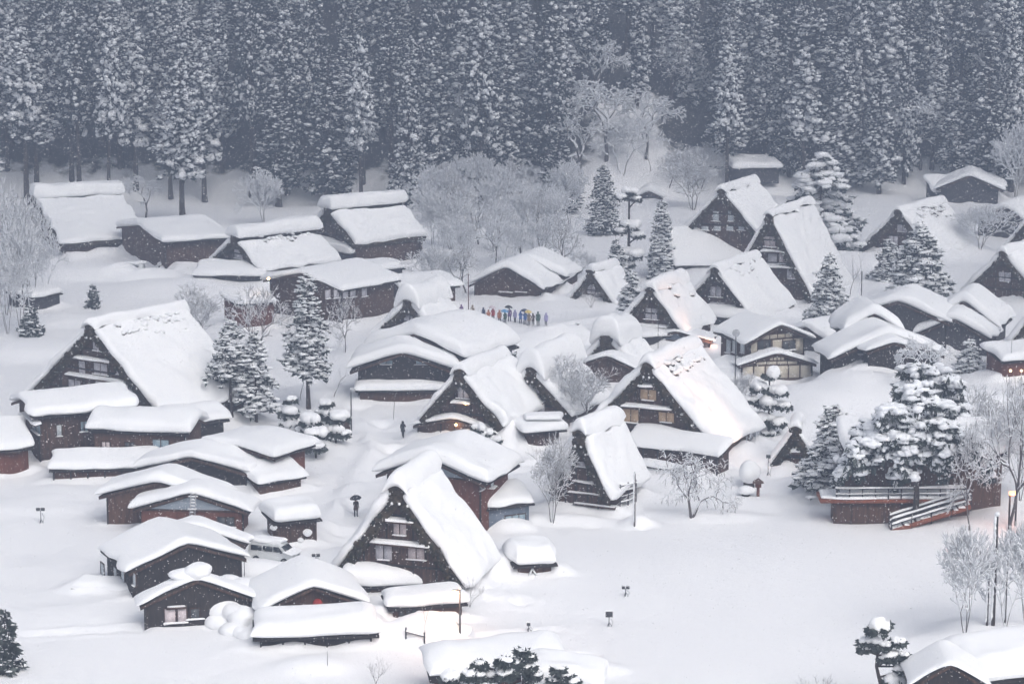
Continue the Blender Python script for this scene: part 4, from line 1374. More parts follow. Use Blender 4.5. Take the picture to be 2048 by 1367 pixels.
def broad_pine(label, px, py, top, limbs, seed=3):
    """An old pine: a leaning trunk and long limbs under heavy cushions of snow. limbs: list of pixel polylines."""
    p = ground(px, py)
    s = scale_at(p)
    rng = np.random.default_rng(seed)
    T = Thing('old_pine', label, 'pine', p, None)
    tr, cr, sn = MB(), MB(), MB()
    y = p[1]
    hh = at_depth(px, top, y)[2] - p[2]
    ax = [p + np.array([.25 * math.sin(i * .9), 0, hh * i / 9 - (.5 if i == 0 else 0)]) for i in range(10)]
    tr.tube(ax, [.30 * (1 - .7 * i / 9) for i in range(10)], 8)
    for li, pts in enumerate(limbs):
        W = [at_depth(x, yy, y) for x, yy in pts]
        dy = rng.uniform(-2.0, 2.0)
        W = [w + np.array([0, dy * (i + .3) / len(W), 0]) for i, w in enumerate(W)]
        W[0][1] = y
        tr.tube(W, [.14 * (1 - .75 * i / (len(W) - 1)) for i in range(len(W))], 6)
        for i in range(len(W) - 1):
            ln = np.linalg.norm(W[i + 1] - W[i])
            n = max(2, int(ln / .45))
            for j in range(n):
                c = W[i] + (W[i + 1] - W[i]) * (j + .5) / n
                d = (W[i + 1] - W[i]) / ln
                for side in (-1, 0, 1):
                    q = c + np.array([rng.normal(0, .2), side * rng.uniform(.2, .9), -abs(side) * rng.uniform(.0, .35)])
                    m = 5
                    D = np.tile(d * .5 + np.array([0, side * .5, -.5]), (m, 1))
                    tufts(cr, q + rng.normal(0, .18, (m, 3)), D, np.full(m, .66), 4, int(rng.integers(1e6)), 0, .2)
                    if rng.random() < .84:
                        nb = 4
                        B = q + Z * .12 + rng.normal(0, .24, (nb, 3)) * np.array([1, 1, .45])
                        sn.blobs(B, np.stack([rng.uniform(.24, .72, nb), rng.uniform(.22, .46, nb), rng.uniform(.15, .36, nb)], 1), int(rng.integers(1e6)), 0, 1, .2, math.atan2(d[1], d[0]) + rng.normal(0, .7, nb))
        e = W[-1]
        for j in range(5):                                            # hanging end bough
            q = e + np.array([rng.normal(0, .3), rng.normal(0, .3), -.28 * j])
            tufts(cr, q + rng.normal(0, .15, (5, 3)), np.tile(np.array([0, 0, -1.]), (5, 1)), np.full(5, .5), 4, int(rng.integers(1e6)), 0, .22)
            sn.blobs([q + Z * .08], [(.34 - .03 * j, .34 - .03 * j, .3)], int(rng.integers(1e6)), 0, 1, .16)
    T.part('trunk', tr, 'bark', None, True)
    T.part('crown', cr, 'needles')
    T.part('crown_snow', sn, 'snow_branch', None, True)


broad_pine('spreading old pine loaded with snow cushions, standing before the stair building', 1826, 1050, 778,
           [[(1824, 880), (1790, 862), (1750, 868), (1712, 884), (1702, 905)], [(1826, 850), (1862, 838), (1900, 852), (1935, 875), (1950, 892)], [(1825, 905), (1795, 900), (1760, 912), (1735, 928), (1728, 945)],
            [(1826, 920), (1850, 905), (1874, 915), (1884, 935)], [(1826, 830), (1800, 815), (1772, 812), (1758, 828)], [(1827, 815), (1848, 800), (1880, 806), (1905, 818)], [(1826, 800), (1815, 785), (1800, 790)],
            [(1826, 950), (1810, 945), (1790, 958)], [(1826, 870), (1845, 868), (1870, 880), (1895, 905)], [(1826, 860), (1805, 850), (1775, 842), (1745, 850), (1720, 868)], [(1826, 790), (1838, 776), (1852, 772)],
            [(1826, 890), (1812, 892), (1800, 915)], [(1826, 880), (1780, 885), (1735, 905), (1698, 930), (1690, 950)], [(1826, 870), (1880, 866), (1930, 885), (1968, 915), (1975, 935)]])
broad_pine('younger pine with piled boughs behind the old pine', 1850, 960, 728,
           [[(1850, 790), (1830, 775), (1800, 780)], [(1850, 770), (1880, 752), (1915, 760)], [(1850, 745), (1862, 735), (1885, 742)], [(1850, 750), (1830, 738), (1815, 748)], [(1850, 800), (1890, 790), (1930, 810)], [(1850, 820), (1900, 822), (1925, 842)]], 9)

# ---- leafless trees: a few grown, the rest turned copies
BARE = {
    'vase': bare_meshes('vase', 11, 6, .16, .8, .42, (2, 3), .16, .78, fork=3),
    'round': bare_meshes('round', 21, 6, .20, .5, .6, (2, 3), .20, .77),
    'thicket': bare_meshes('thicket', 31, 6, .15, .7, .5, (2, 3), .10, .78, fork=3, snow=1.9, twig=.012),
    'thicket2': bare_meshes('thicket2', 37, 6, .18, .6, .6, (2, 3), .10, .77, fork=2, snow=1.9, twig=.012),
    'weep': bare_meshes('weep', 41, 6, .14, .2, .75, (2, 3), .26, .78, weep=.7, fork=2, snow=1.4),
    'arch': bare_meshes('arch', 51, 7, .22, .15, .62, (2, 3), .26, .76, weep=.45, snow=2.0, twig=.014),
    'thin': bare_meshes('thin', 61, 4, .30, .9, .35, (1, 2), .14, .75, snow=.9),
    'shrub': bare_meshes('shrub', 71, 4, .3, .9, .4, (2, 2), .10, .75, fork=4, snow=.6),
}


def bare(label, px, py, top, half, kind, group='bare trees of the village', rz=None, name='bare_tree', cat='tree'):
    p, h, w = fit(px, py, top, half)
    return place_tree(name, label, cat, group, BARE[kind], p, (w / 5, w / 5, h / 10), (px * .37) % 6.28 if rz is None else rz, ('trunk', 'branch_snow'))


bare('upright bare tree beside the lone west farmhouse ridge', 402, 690, 572, 50, 'vase')
bare('wide bare tree before the rust red storehouse', 520, 735, 572, 76, 'round')
bare('small frosted bare tree between the tall fir and the leaning snow lump', 690, 705, 592, 36, 'round')
bare('thin bare tree under the tall fir', 668, 795, 735, 32, 'thin')
bare('dim bare sapling beside the tall fir trunk', 600, 800, 700, 26, 'thin')
bare('white frosted hedge tree beside the small tall farmhouse', 1105, 1048, 868, 50, 'vase')
bare('low weeping tree with arching snowy branches, before the large lit farmhouse', 1383, 1038, 902, 84, 'weep')
bare('frosted bare tree leaning over the roadside kiosk', 1166, 856, 716, 64, 'vase')
bare('fine twigged bare tree next to the mirror pole', 1480, 815, 742, 30, 'vase')
bare('huge fine twigged tree at the east picture edge', 2016, 1060, 750, 92, 'round')
bare('slender white trunked tree before the stair building', 1940, 1062, 845, 48, 'round')
bare('greyish bare tree behind the slender white trunked tree', 1980, 930, 780, 60, 'vase')
bare('frosted tree crowding the east end of the stair building', 1990, 1010, 800, 58, 'thicket2')
bare('grey frosted tree at the picture edge beyond the stair building', 2040, 1000, 790, 60, 'thicket')
bare('dense snowy bush beside the snow striped post', 1930, 1276, 1058, 74, 'thicket')
bare('crooked snowy bush behind the snow striped post', 2012, 1256, 1058, 62, 'thicket2')
bare('black limbed snowy bush at the east picture edge', 2052, 1250, 1046, 56, 'thicket')
bare('tiny leafless sapling before the lamp lit snow dome', 850, 1284, 1190, 18, 'thin')
bare('white spidery bush before the smallest thatched hut', 1182, 616, 578, 24, 'shrub')
bare('tall bare tree above the plaster gabled hall', 1385, 420, 300, 62, 'vase')
bare('pale bare tree near the temple like roof', 1960, 500, 410, 60, 'thicket')
bare('scrubby twigs in the corner by the crooked pine', 1645, 1420, 1345, 46, 'shrub')
bare('thin twigs behind the crooked pine', 1868, 1335, 1292, 26, 'shrub')
bare('few bare twigs poking from the snow near the giant loaf roof', 752, 1368, 1318, 30, 'shrub')
bare('red brown stakes and twigs near the weeping tree', 1470, 1022, 988, 20, 'shrub')
bare('sprawling frosted tree before the rambling dark house', 1855, 800, 672, 62, 'arch')
bare('low twiggy bush leaning at the nearest farmhouse corner', 940, 1215, 1155, 34, 'shrub')
bare('frosted dwarf tree below the dim snowy conifer', 1700, 590, 500, 30, 'thin')
bare('snowy shrub on the bank above the visitors', 1170, 560, 500, 36, 'thicket2')
bare('frosted tree over the staggered terrace barn', 1040, 520, 445, 44, 'arch')
bare('white tree at the forest foot behind the dark barn', 292, 436, 350, 46, 'arch')
bare('white tree at the forest foot behind the torn roof farmhouse', 528, 448, 340, 46, 'thicket')
thick = random.Random(8)
where = ['nearest the double capped farmhouse', 'just above the low broad roofed house', 'over the flagpole', 'behind the staggered terrace barn', 'next to the staggered terrace barn roof', 'near the pollarded tree']
i = 0
for row, (y0, n) in enumerate(((575, 5), (535, 6), (495, 7), (455, 7), (425, 6))):
    for k in range(n):
        x = 850 + (k + .5) * 300 / n + thick.uniform(-16, 16)
        if row == 0 and x > 965:
            continue
        y = y0 + thick.uniform(-10, 10)
        w_ = where[min(5, int((x - 835) / 56))]
        kd = ('thicket', 'round', 'thicket2')[i % 3]
        bare({'thicket': 'bushy', 'thicket2': 'forked', 'round': 'round'}[kd] + ' frosted tree ' + w_ + (', at the lower edge', ', in the second row', ', in the middle', ', high up', ', topmost')[row], x, y, y - thick.uniform(88, 125), thick.uniform(40, 58), kd, 'frosted thicket trees', thick.uniform(0, 6.28))
        i += 1
for lab, px, py, top, half, kd in (
        ('arching white broadleaf tree in the forest gap, with a forked trunk', 1212, 322, 150, 95, 'arch'), ('second arching white tree, higher in the forest gap', 1292, 318, 175, 80, 'arch'),
        ('broad white tree at the mouth of the forest gap', 1245, 352, 225, 70, 'thicket2'), ('pale tree with a wide low crown beside the tallest cedar', 1160, 365, 215, 66, 'arch'), ('white crowned tree high between the cedars above the forest gap', 1190, 230, 60, 70, 'arch'), ('dim white tree leaning from the east cedars', 1750, 330, 215, 75, 'arch'),
        ('dim arching tree below the east cedars', 1840, 340, 180, 80, 'arch'), ('grey white tree at the upper east picture edge', 2010, 350, 120, 90, 'round'), ('frosted tree behind the temple like roof', 2030, 400, 250, 60, 'thicket'),
        ('frosted tree before the hazy white roofed lodge', 1400, 378, 290, 60, 'vase'), ('low frosted tree at the west corner of the hazy lodge', 1338, 376, 300, 40, 'round'), ('stump like dark tree beside the forest gap', 1302, 345, 270, 22, 'thin')):
    bare(lab, px, py, top, half, kd, 'white broadleaf trees in the forest')
for lab, px, py, top, half in (('faint white tree among the cedars above the dark barn', 330, 300, 190, 50), ('faint white tree high among the cedars behind the double capped farmhouse', 740, 250, 120, 55), ('faint white tree among cedars above the frosted thicket', 930, 330, 190, 60),
                               ('faint white tree above the hazy lodge', 1530, 250, 120, 55), ('faint white tree high above the spotted ridge farmhouse', 1900, 200, 60, 70), ('faint white tree in the upper west forest', 210, 200, 70, 50), ('faint white tree above the tallest cedar gap', 1340, 200, 60, 70)):
    bare(lab, px, py, top, half, ('thicket', 'arch', 'round')[px % 3], 'white broadleaf trees in the forest')

for lab, px, py, top, half, kd in (('tallest frosted tree at the west picture edge', 14, 630, 350, 62, 'thicket2'), ('wide frosted tree in front of the distant broadside farmhouse', 66, 612, 400, 54, 'thicket'), ('frosted tree behind the tallest one at the west edge', 30, 560, 385, 60, 'round'),
                                   ('low frosted tree leaning over the small grey shed', 16, 668, 500, 50, 'thicket'), ('round frosted tree between the broadside farmhouse and the grey shed', 92, 592, 470, 34, 'thicket2')):
    bare(lab, px, py, top, half, kd, 'frosted trees at the west edge')
bare('bushy frosted tree half hidden in the western frosted trees', 40, 655, 440, 56, 'thicket', 'frosted trees at the west edge')

# ---- cedar forest: a dozen grown, each planted many times
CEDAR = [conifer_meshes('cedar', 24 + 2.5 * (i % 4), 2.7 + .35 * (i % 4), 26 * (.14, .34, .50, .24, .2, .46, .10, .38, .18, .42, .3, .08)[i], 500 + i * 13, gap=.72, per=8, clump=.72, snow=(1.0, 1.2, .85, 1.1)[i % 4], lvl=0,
                        nt=6, power=(.6, .95, .75, 1.1, .5)[i % 5], droop=(.5, .7)[i % 2], needles='needles_far', lump=.3, tip=.4, flat_=.85, stretch=1.15, snowmat='snow_cedar_shaded') for i in range(12)]


def zone(px):
    for lim, w in ((140, 'behind the distant broadside farmhouse'), (330, 'behind the dark barn'), (480, 'between dark barn and torn roof farmhouse'), (610, 'behind the torn roof farmhouse'), (800, 'behind the double capped farmhouse'),
                   (950, 'above the frosted thicket'), (1130, 'above the staggered terrace barn'), (1330, 'beside the white forest gap'), (1500, 'above the plaster gabled hall'), (1740, 'above the great lumpy conifer'), (1880, 'above the spotted ridge farmhouse')):
        if px < lim:
            return w
    return 'above the temple like roof'


frng = random.Random(77)
CED, LABS = [], []


def cedar(x, y, hs, ws, row, kind=None, label=None):
    z = float(terrain(x, y, False))
    px = CX + FPX * x / float((np.array([x, y, z]) - _C) @ _F)
    size = 'tall' if hs > 1.06 else 'slender' if ws < .92 else 'shorter' if hs < .93 else 'full crowned'
    if kind is None:
        kind = frng.choice((1, 2, 5, 7, 9, 5)) if px < 540 and row < 4 else frng.randrange(12)
    look = ('low skirted', 'bare stemmed', 'long stemmed', 'dense', 'bushy', 'tall stemmed', 'ground sweeping', 'rough', 'loose', 'high crowned', 'even', 'heavy bottomed')[kind]
    lab = label or f"{size} {look} cedar {zone(px)}, {('forest front', 'second row', 'third row', 'deep inside', 'high up', 'highest row')[row]}"
    if any(c is not None and c[0] == lab for c in LABS):
        lab = lab.replace(' cedar ', (' cedar, wide one, ' if ws > 1.1 else ' cedar, narrow one, '), 1)
    LABS.append((lab,))
    o = place_tree('cedar_tree', lab, 'cedar', 'cedars of the forest', CEDAR[kind], (x, y, z - .3), (ws, ws, hs), frng.uniform(0, 6.28))
    o.rotation_euler = (frng.gauss(0, .012), frng.gauss(0, .018), o.rotation_euler.z)
    CED.append((x, y))


def hero(px, py, top, half, label, kind):
    p, h, w = fit(px, py, top, half)
    cedar(p[0], p[1], h / 27.5, w / 3.1, 0, kind, label)


hero(1085, 352, 22, 44, 'tallest cedar, dark and lone before the forest gap', 6)
hero(1118, 425, 268, 44, 'short thick cedar at the foot of the tallest cedar', 6)
hero(1452, 335, 42, 50, 'tall pale cedar above the hazy white roofed lodge', 4)
hero(1625, 335, -30, 62, 'widest cedar, right above the great lumpy conifer', 0)
hero(1770, 300, -20, 46, 'dim narrow cedar between the widest cedar and the east gap', 3)
hero(655, 405, 110, 52, 'pale broad cedar at the forest front, behind the double capped farmhouse', 6)
hero(880, 400, 95, 48, 'cedar with a pointed top, above the frosted thicket edge', 4)
hero(365, 440, 105, 46, 'dark trunked cedar standing ahead of the forest, near the dark barn', 1)
for row, (dd, n) in enumerate(((1, 33), (8, 33), (17, 34), (28, 34), (42, 36), (58, 36))):
    for k in range(n):
        x = -112 + 224 * (k + .5) / n + frng.uniform(-2.0, 2.0)
        foot = 436.0 + 9.0 * float(vnoise(x / 34.0, 3.3, 5)) + (min((x - 18) * 0.9, 16) if x > 18 else 0)
        y = foot + dd + frng.uniform(-3.0, 4.0)
        if abs(x) > .24 * y:
            continue
        if row < 3 and 11 < x < 30 - row:
            continue
        if row < 2 and 0 < x < 12 and frng.random() < .5:
            continue
        if any((x - a) ** 2 + (y - b) ** 2 < 5.0 for a, b in CED):
            continue
        if any((x - a[0]) ** 2 + (y - a[1]) ** 2 < (r + 2) ** 2 for a, r in FOOT):
            continue
        cedar(x, y, frng.uniform(.74, 1.22), frng.uniform(.9, 1.35), row)



# ------------------------------------------------------------------ building with the deck and the snowy stairs
T = Thing('stair_building', 'brown building with an orange deck and snowy stairs, behind the old pine', 'building', flat(1800, 1048))
a, b = flat(1668, 1047), flat(1936, 1047)
X1 = (b - a) / np.linalg.norm(b - a)
WD = np.linalg.norm(b - a)
NB = np.array([0, 1.0, 0])
m = MB()
m.box(a - Z * 1.5, b - a, NB * 2.4, Z * 3.5)
T.part('under_deck_wall', m, 'board_brown')
for i in range(9):
    m = MB()
    m.box(a + X1 * (WD * i / 8 - .08) - NB * .06 - Z * 1.5, X1 * .16, NB * .06, Z * 3.49)
    T.part('post', m, 'board_dark')
m = MB()
m.box(a - X1 * 1.3 - NB * .5 + Z * 2.02, X1 * (WD + 1.5), NB * 3.2, Z * .30)
deck = T.part('deck', m, 'board_orange')
m = MB()
slab(m, a + X1 * (WD / 2 - .55) + NB * 1.1 + Z * 2.32, X1, NB, Z, WD / 2 + .7, 1.5, .32, .3, seed=9)
T.part('deck_snow', m, 'snow', deck, True)
shed_on(T, (1690, 1033), (2000, 1036), 6.0, 3.6, 1.4, .9, .6, 'board_brown', drift=.3)
for i in range(11):
    q = a + X1 * (WD * (i + .06) / 10.4) - NB * .42 + Z * 2.32
    m = MB()
    m.box(q, X1 * .10, NB * .10, Z * 1.0)
    T.part('rail_post', m, 'board_grey')
for zz in (.45, .95):
    m = MB()
    m.box(a - NB * .45 + Z * (2.32 + zz), X1 * (WD - .3), NB * .14, Z * .08)
    k = T.part('rail', m, 'board_grey')
    m = MB()
    slab(m, a + X1 * (WD / 2 - .15) - NB * .38 + Z * (2.40 + zz), X1, NB, Z, WD / 2 - .1, .13, .14 + .1 * (zz > .5), .1, seed=12, nu=30, nv=1, lump=.4)
    T.part('rail_snow', m, 'snow', k, True)
s0 = flat(1934, 1050) + Z * 2.2 - NB * .2
s1 = flat(1778, 1052) - NB * .2
run = s1 - s0
NS = 13
for i in range(NS):
    q = s0 + run * (i + .5) / NS
    m = MB()
    m.box(q - NB * 1.3 + X1 * -.35 - Z * .06, X1 * .72, NB * 1.3, Z * .08)
    k = T.part('step', m, 'board_brown')
    m = MB()
    slab(m, q - NB * .65 + Z * .02, X1, NB, Z, .33, .62, .17, .12, seed=20 + i, nu=2, nv=3)
    T.part('step_snow', m, 'snow', k, True)
for off in (0.0, 1.3):
    m = MB()
    m.bar(s0 - NB * off - Z * .1, s1 - NB * off - Z * .1, .08, .42)
    T.part('stringer', m, 'board_orange')
    for i in range(5):
        q = s0 + run * (i / 4) - NB * off
        m = MB()
        m.box(q - X1 * .06 - NB * .04 - Z * .5, X1 * .12, NB * .1, Z * 1.5)
        T.part('rail_post', m, 'board_grey')
    for zz in (.5, 1.0):
        m = MB()
        m.bar(s0 - NB * off + Z * zz, s1 - NB * off + Z * zz, .10)
        k = T.part('handrail', m, 'board_grey')
        m = MB()
        d = run / np.linalg.norm(run)
        slab(m, (s0 + s1) / 2 - NB * off + Z * (zz + .05), d, NB, Z, np.linalg.norm(run) / 2, .11, .18, .1, seed=33, nu=16, nv=1, lump=.4)
        T.part('rail_snow', m, 'snow', k, True)

# ------------------------------------------------------------------ people
def person_mesh(name, pose, seed=0):
    """One continuous body about 1.7 m tall, grown with a skin over a posed skeleton; slots: coat, trousers, skin, hair."""
    st = .14 if pose == 'walk' else .05
    V = [(0, 0, .93), (0, .01, 1.12), (0, .01, 1.36), (0, 0, 1.48), (0, -.02, 1.56), (0, -.02, 1.68)]
    R = [(.17, .13), (.17, .13), (.185, .13), (.06, .06), (.095, .11), (.075, .09)]
    E = [(0, 1), (1, 2), (2, 3), (3, 4), (4, 5)]
    for s in (-1, 1):
        f = -st * s
        i = len(V)
        V += [(.10 * s, f * .3, .86), (.105 * s, f * .75, .48), (.11 * s, f * 1.1 + .02, .10), (.12 * s, f * 1.1 - .12, .05)]
        R += [(.105, .105), (.075, .075), (.06, .06), (.05, .045)]
        E += [(0, i), (i, i + 1), (i + 1, i + 2), (i + 2, i + 3)]
        i = len(V)
        if pose in ('hold', 'walk') and s < 0:
            V += [(.20 * s, 0, 1.38), (.25 * s, -.06, 1.13), (.14 * s, -.26, 1.22), (.12 * s, -.30, 1.27)]
        elif pose == 'fold':
            V += [(.20 * s, 0, 1.38), (.25 * s, -.05, 1.12), (.10 * s, -.20, 1.14), (.02 * s, -.22, 1.16)]
        else:
            V += [(.20 * s, 0, 1.38), (.25 * s, .03, 1.11), (.25 * s, -.06 + f * .6, .88), (.245 * s, -.09 + f * .7, .80)]
        R += [(.075, .075), (.058, .058), (.045, .045), (.04, .032)]
        E += [(2, i), (i, i + 1), (i + 1, i + 2), (i + 2, i + 3)]
    me = bpy.data.meshes.new('skeleton')
    me.from_pydata(V, E, [])
    o = bpy.data.objects.new('skeleton', me)
    COL.objects.link(o)
    sk = o.modifiers.new('skin', 'SKIN')
    sk.use_smooth_shade = True
    for v, r in zip(me.skin_vertices[0].data, R):
        v.radius = r
        v.use_root = False
    me.skin_vertices[0].data[0].use_root = True
    sb = o.modifiers.new('sub', 'SUBSURF')
    sb.levels = 1
    bpy.context.view_layer.update()
    dg = bpy.context.evaluated_depsgraph_get()
    out = bpy.data.meshes.new_from_object(o.evaluated_get(dg))
    out.name = name
    bpy.data.objects.remove(o)
    out.materials.clear()
    for q in ('coat_black', 'trousers', 'skin', 'hair'):
        out.materials.append(MATS[q])
    for p in out.polygons:
        c = p.center
        if c.z > 1.47:
            p.material_index = 2 if (c.y < -.05 and c.z < 1.68) else 3
        elif c.z < .78 and abs(c.x) < .19:
            p.material_index = 1
        else:
            p.material_index = 0
    return out


def coat_skirt():
    m = MB()
    n = 12
    V = []
    for z, r in ((1.05, .17), (.9, .215), (.66, .25)):
        V += [(math.cos(6.283 * i / n) * r, math.sin(6.283 * i / n) * r * .75, z) for i in range(n)]
    m.add(V, [[k * n + i, k * n + (i + 1) % n, (k + 1) * n + (i + 1) % n, (k + 1) * n + i] for k in range(2) for i in range(n)])
    return m


POSE = {p: person_mesh('person_' + p, p) for p in ('stand', 'walk', 'hold', 'fold')}
SKIRT = coat_skirt().mesh('coat_hem', ['coat_black'], True)
HOOD = MB()
HOOD.blobs([(0, .025, 1.61)], [(.135, .15, .16)], 1, 0, 1, .02)
HOODM = HOOD.mesh('hood', ['coat_black'], True)


def person(label, px, py, coat, pose='stand', rz=0.0, hood=True, hem=True, group=None, sc=1.0, p=None):
    p = ground(px, py) if p is None else p
    o = bpy.data.objects.new('person', POSE[pose])
    COL.objects.link(o)
    o.location = p
    o.rotation_euler = (0, 0, rz)
    o.scale = (sc, sc, sc)
    o['label'], o['category'] = label, 'person'
    if group:
        o['group'] = group
    o.material_slots[0].link = 'OBJECT'
    o.material_slots[0].material = MATS[coat]
    for nm, me, on in (('coat_hem', SKIRT, hem), ('hood', HOODM, hood)):
        if on:
            k = link(nm, me, o)
            k.material_slots[0].link = 'OBJECT'
            k.material_slots[0].material = MATS[coat]
    return o


def umbrella_meshes():
    m = MB()
    n, R = 8, .55
    V = [(0, 0, .30)]
    for k, (r, z) in enumerate(((.22, .25), (.40, .15), (.55, 0.0))):
        for i in range(2 * n):
            q = r * (1 if i % 2 == 0 else .95)
            t = 6.283 * i / (2 * n)
            V.append((math.cos(t) * q, math.sin(t) * q, z + (.03 if i % 2 and k == 2 else 0)))
    N = 2 * n
    m.add(V, [[0, 1 + i, 1 + (i + 1) % N] for i in range(N)])
    m.F.append((np.array([[1 + k * N + i, 1 + (k + 1) * N + i, 1 + (k + 1) * N + (i + 1) % N, 1 + k * N + (i + 1) % N] for k in range(2) for i in range(N)]), 0))
    s = MB()
    s.tube([(0, 0, .38), (0, 0, -.55)], .011, 6)
    s.tube([(0, 0, -.55), (.0, .03, -.62), (0, .07, -.58)], .014, 6)
    r = MB()
    for i in range(n):
        t = 6.283 * i / n
        r.segs([(0, 0, .27)], [(math.cos(t) * .53, math.sin(t) * .53, -.005)], [.006], [.005], 3)
    return m.mesh('canopy', ['coat_black']), s.mesh('shaft', ['metal_dark']), r.mesh('ribs', ['metal_dark'])


UMB = umbrella_meshes()


def umbrella(label, who, cloth, dx=-.14, dy=-.26, dz=1.80, tilt=(.1, .1), group='umbrellas of the visitors'):
    o = bpy.data.objects.new('umbrella', None)
    COL.objects.link(o)
    c, s = math.cos(who.rotation_euler.z), math.sin(who.rotation_euler.z)
    o.location = who.location + Vector((c * dx - s * dy, s * dx + c * dy, dz * who.scale[0]))
    o.rotation_euler = (tilt[0], tilt[1], 0)
    o['label'], o['category'] = label, 'umbrella'
    if group:
        o['group'] = group
    for nm, me in zip(('canopy', 'shaft', 'ribs'), UMB):
        k = link(nm, me, o)
        if nm == 'canopy':
            k.material_slots[0].link = 'OBJECT'
            k.material_slots[0].material = MATS[cloth]
    return o


person('dark clothed walker in the lane, seen from behind', 806, 876, 'coat_black', 'walk', math.pi * .9, sc=1.02)
w = person('walker in a brown coat carrying a dark umbrella in the lane', 712, 1034, 'coat_brown', 'hold', .5, hood=False)
umbrella('dark umbrella over the walker in the lane', w, 'coat_black', group=None, tilt=(.15, -.1))
Q = 'visitors queueing in the snow'
for x, y, c, lab, um, rz, pose in (
        (923, 636, 'coat_purple', 'visitor in dull purple, first in the queue by the flagpole', None, .3, 'stand'), (945, 640, 'coat_tan', 'visitor in tan jacket just east of the flagpole', None, -.4, 'fold'),
        (967, 643, 'coat_navy', 'tall visitor in navy standing ahead of the orange pink coat', None, 2.8, 'stand'), (977, 644, 'coat_orange', 'visitor in orange pink coat beside the clear umbrella', None, .1, 'fold'),
        (986, 645, 'coat_red', 'visitor in red under the clear umbrella', ('clear pinkish umbrella over the red coat', 'cloth_clear'), .2, 'hold'), (999, 646, 'coat_orange', 'visitor in orange standing apart, mid queue', None, -.2, 'stand'),
        (1010, 647, 'coat_green', 'visitor in dark green under the sky blue umbrella', ('sky blue umbrella in mid queue', 'coat_sky'), .4, 'hold'), (1019, 648, 'coat_purple', 'visitor in deep purple under a black umbrella', ('black umbrella over the deep purple coat', 'coat_black'), .1, 'hold'),
        (1030, 648, 'coat_lilac', 'visitor in pale lilac coat between purple and blue', None, -.5, 'stand'), (1041, 649, 'coat_blue', 'visitor in bright blue rain coat', None, .2, 'fold'),
        (1050, 650, 'coat_blue', 'visitor in blue under the dark navy umbrella', ('dark navy umbrella beside the yellow one', 'coat_navy'), .3, 'hold'), (1058, 650, 'coat_tan', 'visitor in tan under the yellow umbrella', ('yellow umbrella near the east end of the queue', 'cloth_yellow'), 0, 'hold'),
        (1066, 651, 'coat_brown', 'visitor in brown bending beside the green coat', None, .7, 'fold'), (1076, 651, 'coat_green', 'visitor in a long dark green coat', None, 0, 'stand'),
        (1092, 652, 'coat_lilac', 'last visitor of the queue, in greyish purple with a pole', None, -.3, 'stand')):
    w = person(lab, x, y + 2.5 * math.sin(x * 1.7), c, pose, rz, group=Q, sc=1.0 + .06 * math.sin(x))
    if um:
        umbrella(um[0], w, um[1])

# ------------------------------------------------------------------ vehicles
def van_mesh():
    prof = [(-2.0, .35), (-2.0, 1.0), (-1.93, 1.62), (-1.80, 1.72), (.75, 1.72), (.95, 1.62), (1.50, 1.08), (1.98, .95), (2.05, .75), (2.05, .35)]
    body = MB()
    n = len(prof)
    V = []
    for sx, k in ((-.72, .0), (-.80, 1.0), (.80, 1.0), (.72, .0)):
        for x, z in prof:
            narrow = .10 if z > 1.2 else 0
            V.append((x * (1 if k else .985), sx * (1 - narrow * (abs(sx) > .75)), z if k else z))
    V = np.array(V)
    F = [[j * n + i, j * n + (i + 1) % n, (j + 1) * n + (i + 1) % n, (j + 1) * n + i] for j in range(3) for i in range(n)]
    body.add(V, F)
    body.add(V[:n], [list(range(n))])
    body.add(V[3 * n:], [list(range(n))[::-1]])
    return body


def rot(P, p, rz):
    P = np.asarray(P, float)
    c, s = math.cos(rz), math.sin(rz)
    return np.stack([P[:, 0] * c - P[:, 1] * s, P[:, 0] * s + P[:, 1] * c, P[:, 2]], 1) + p


def turn(mb, p, rz):
    mb.V = [rot(v, p, rz) for v in mb.V]
    return mb


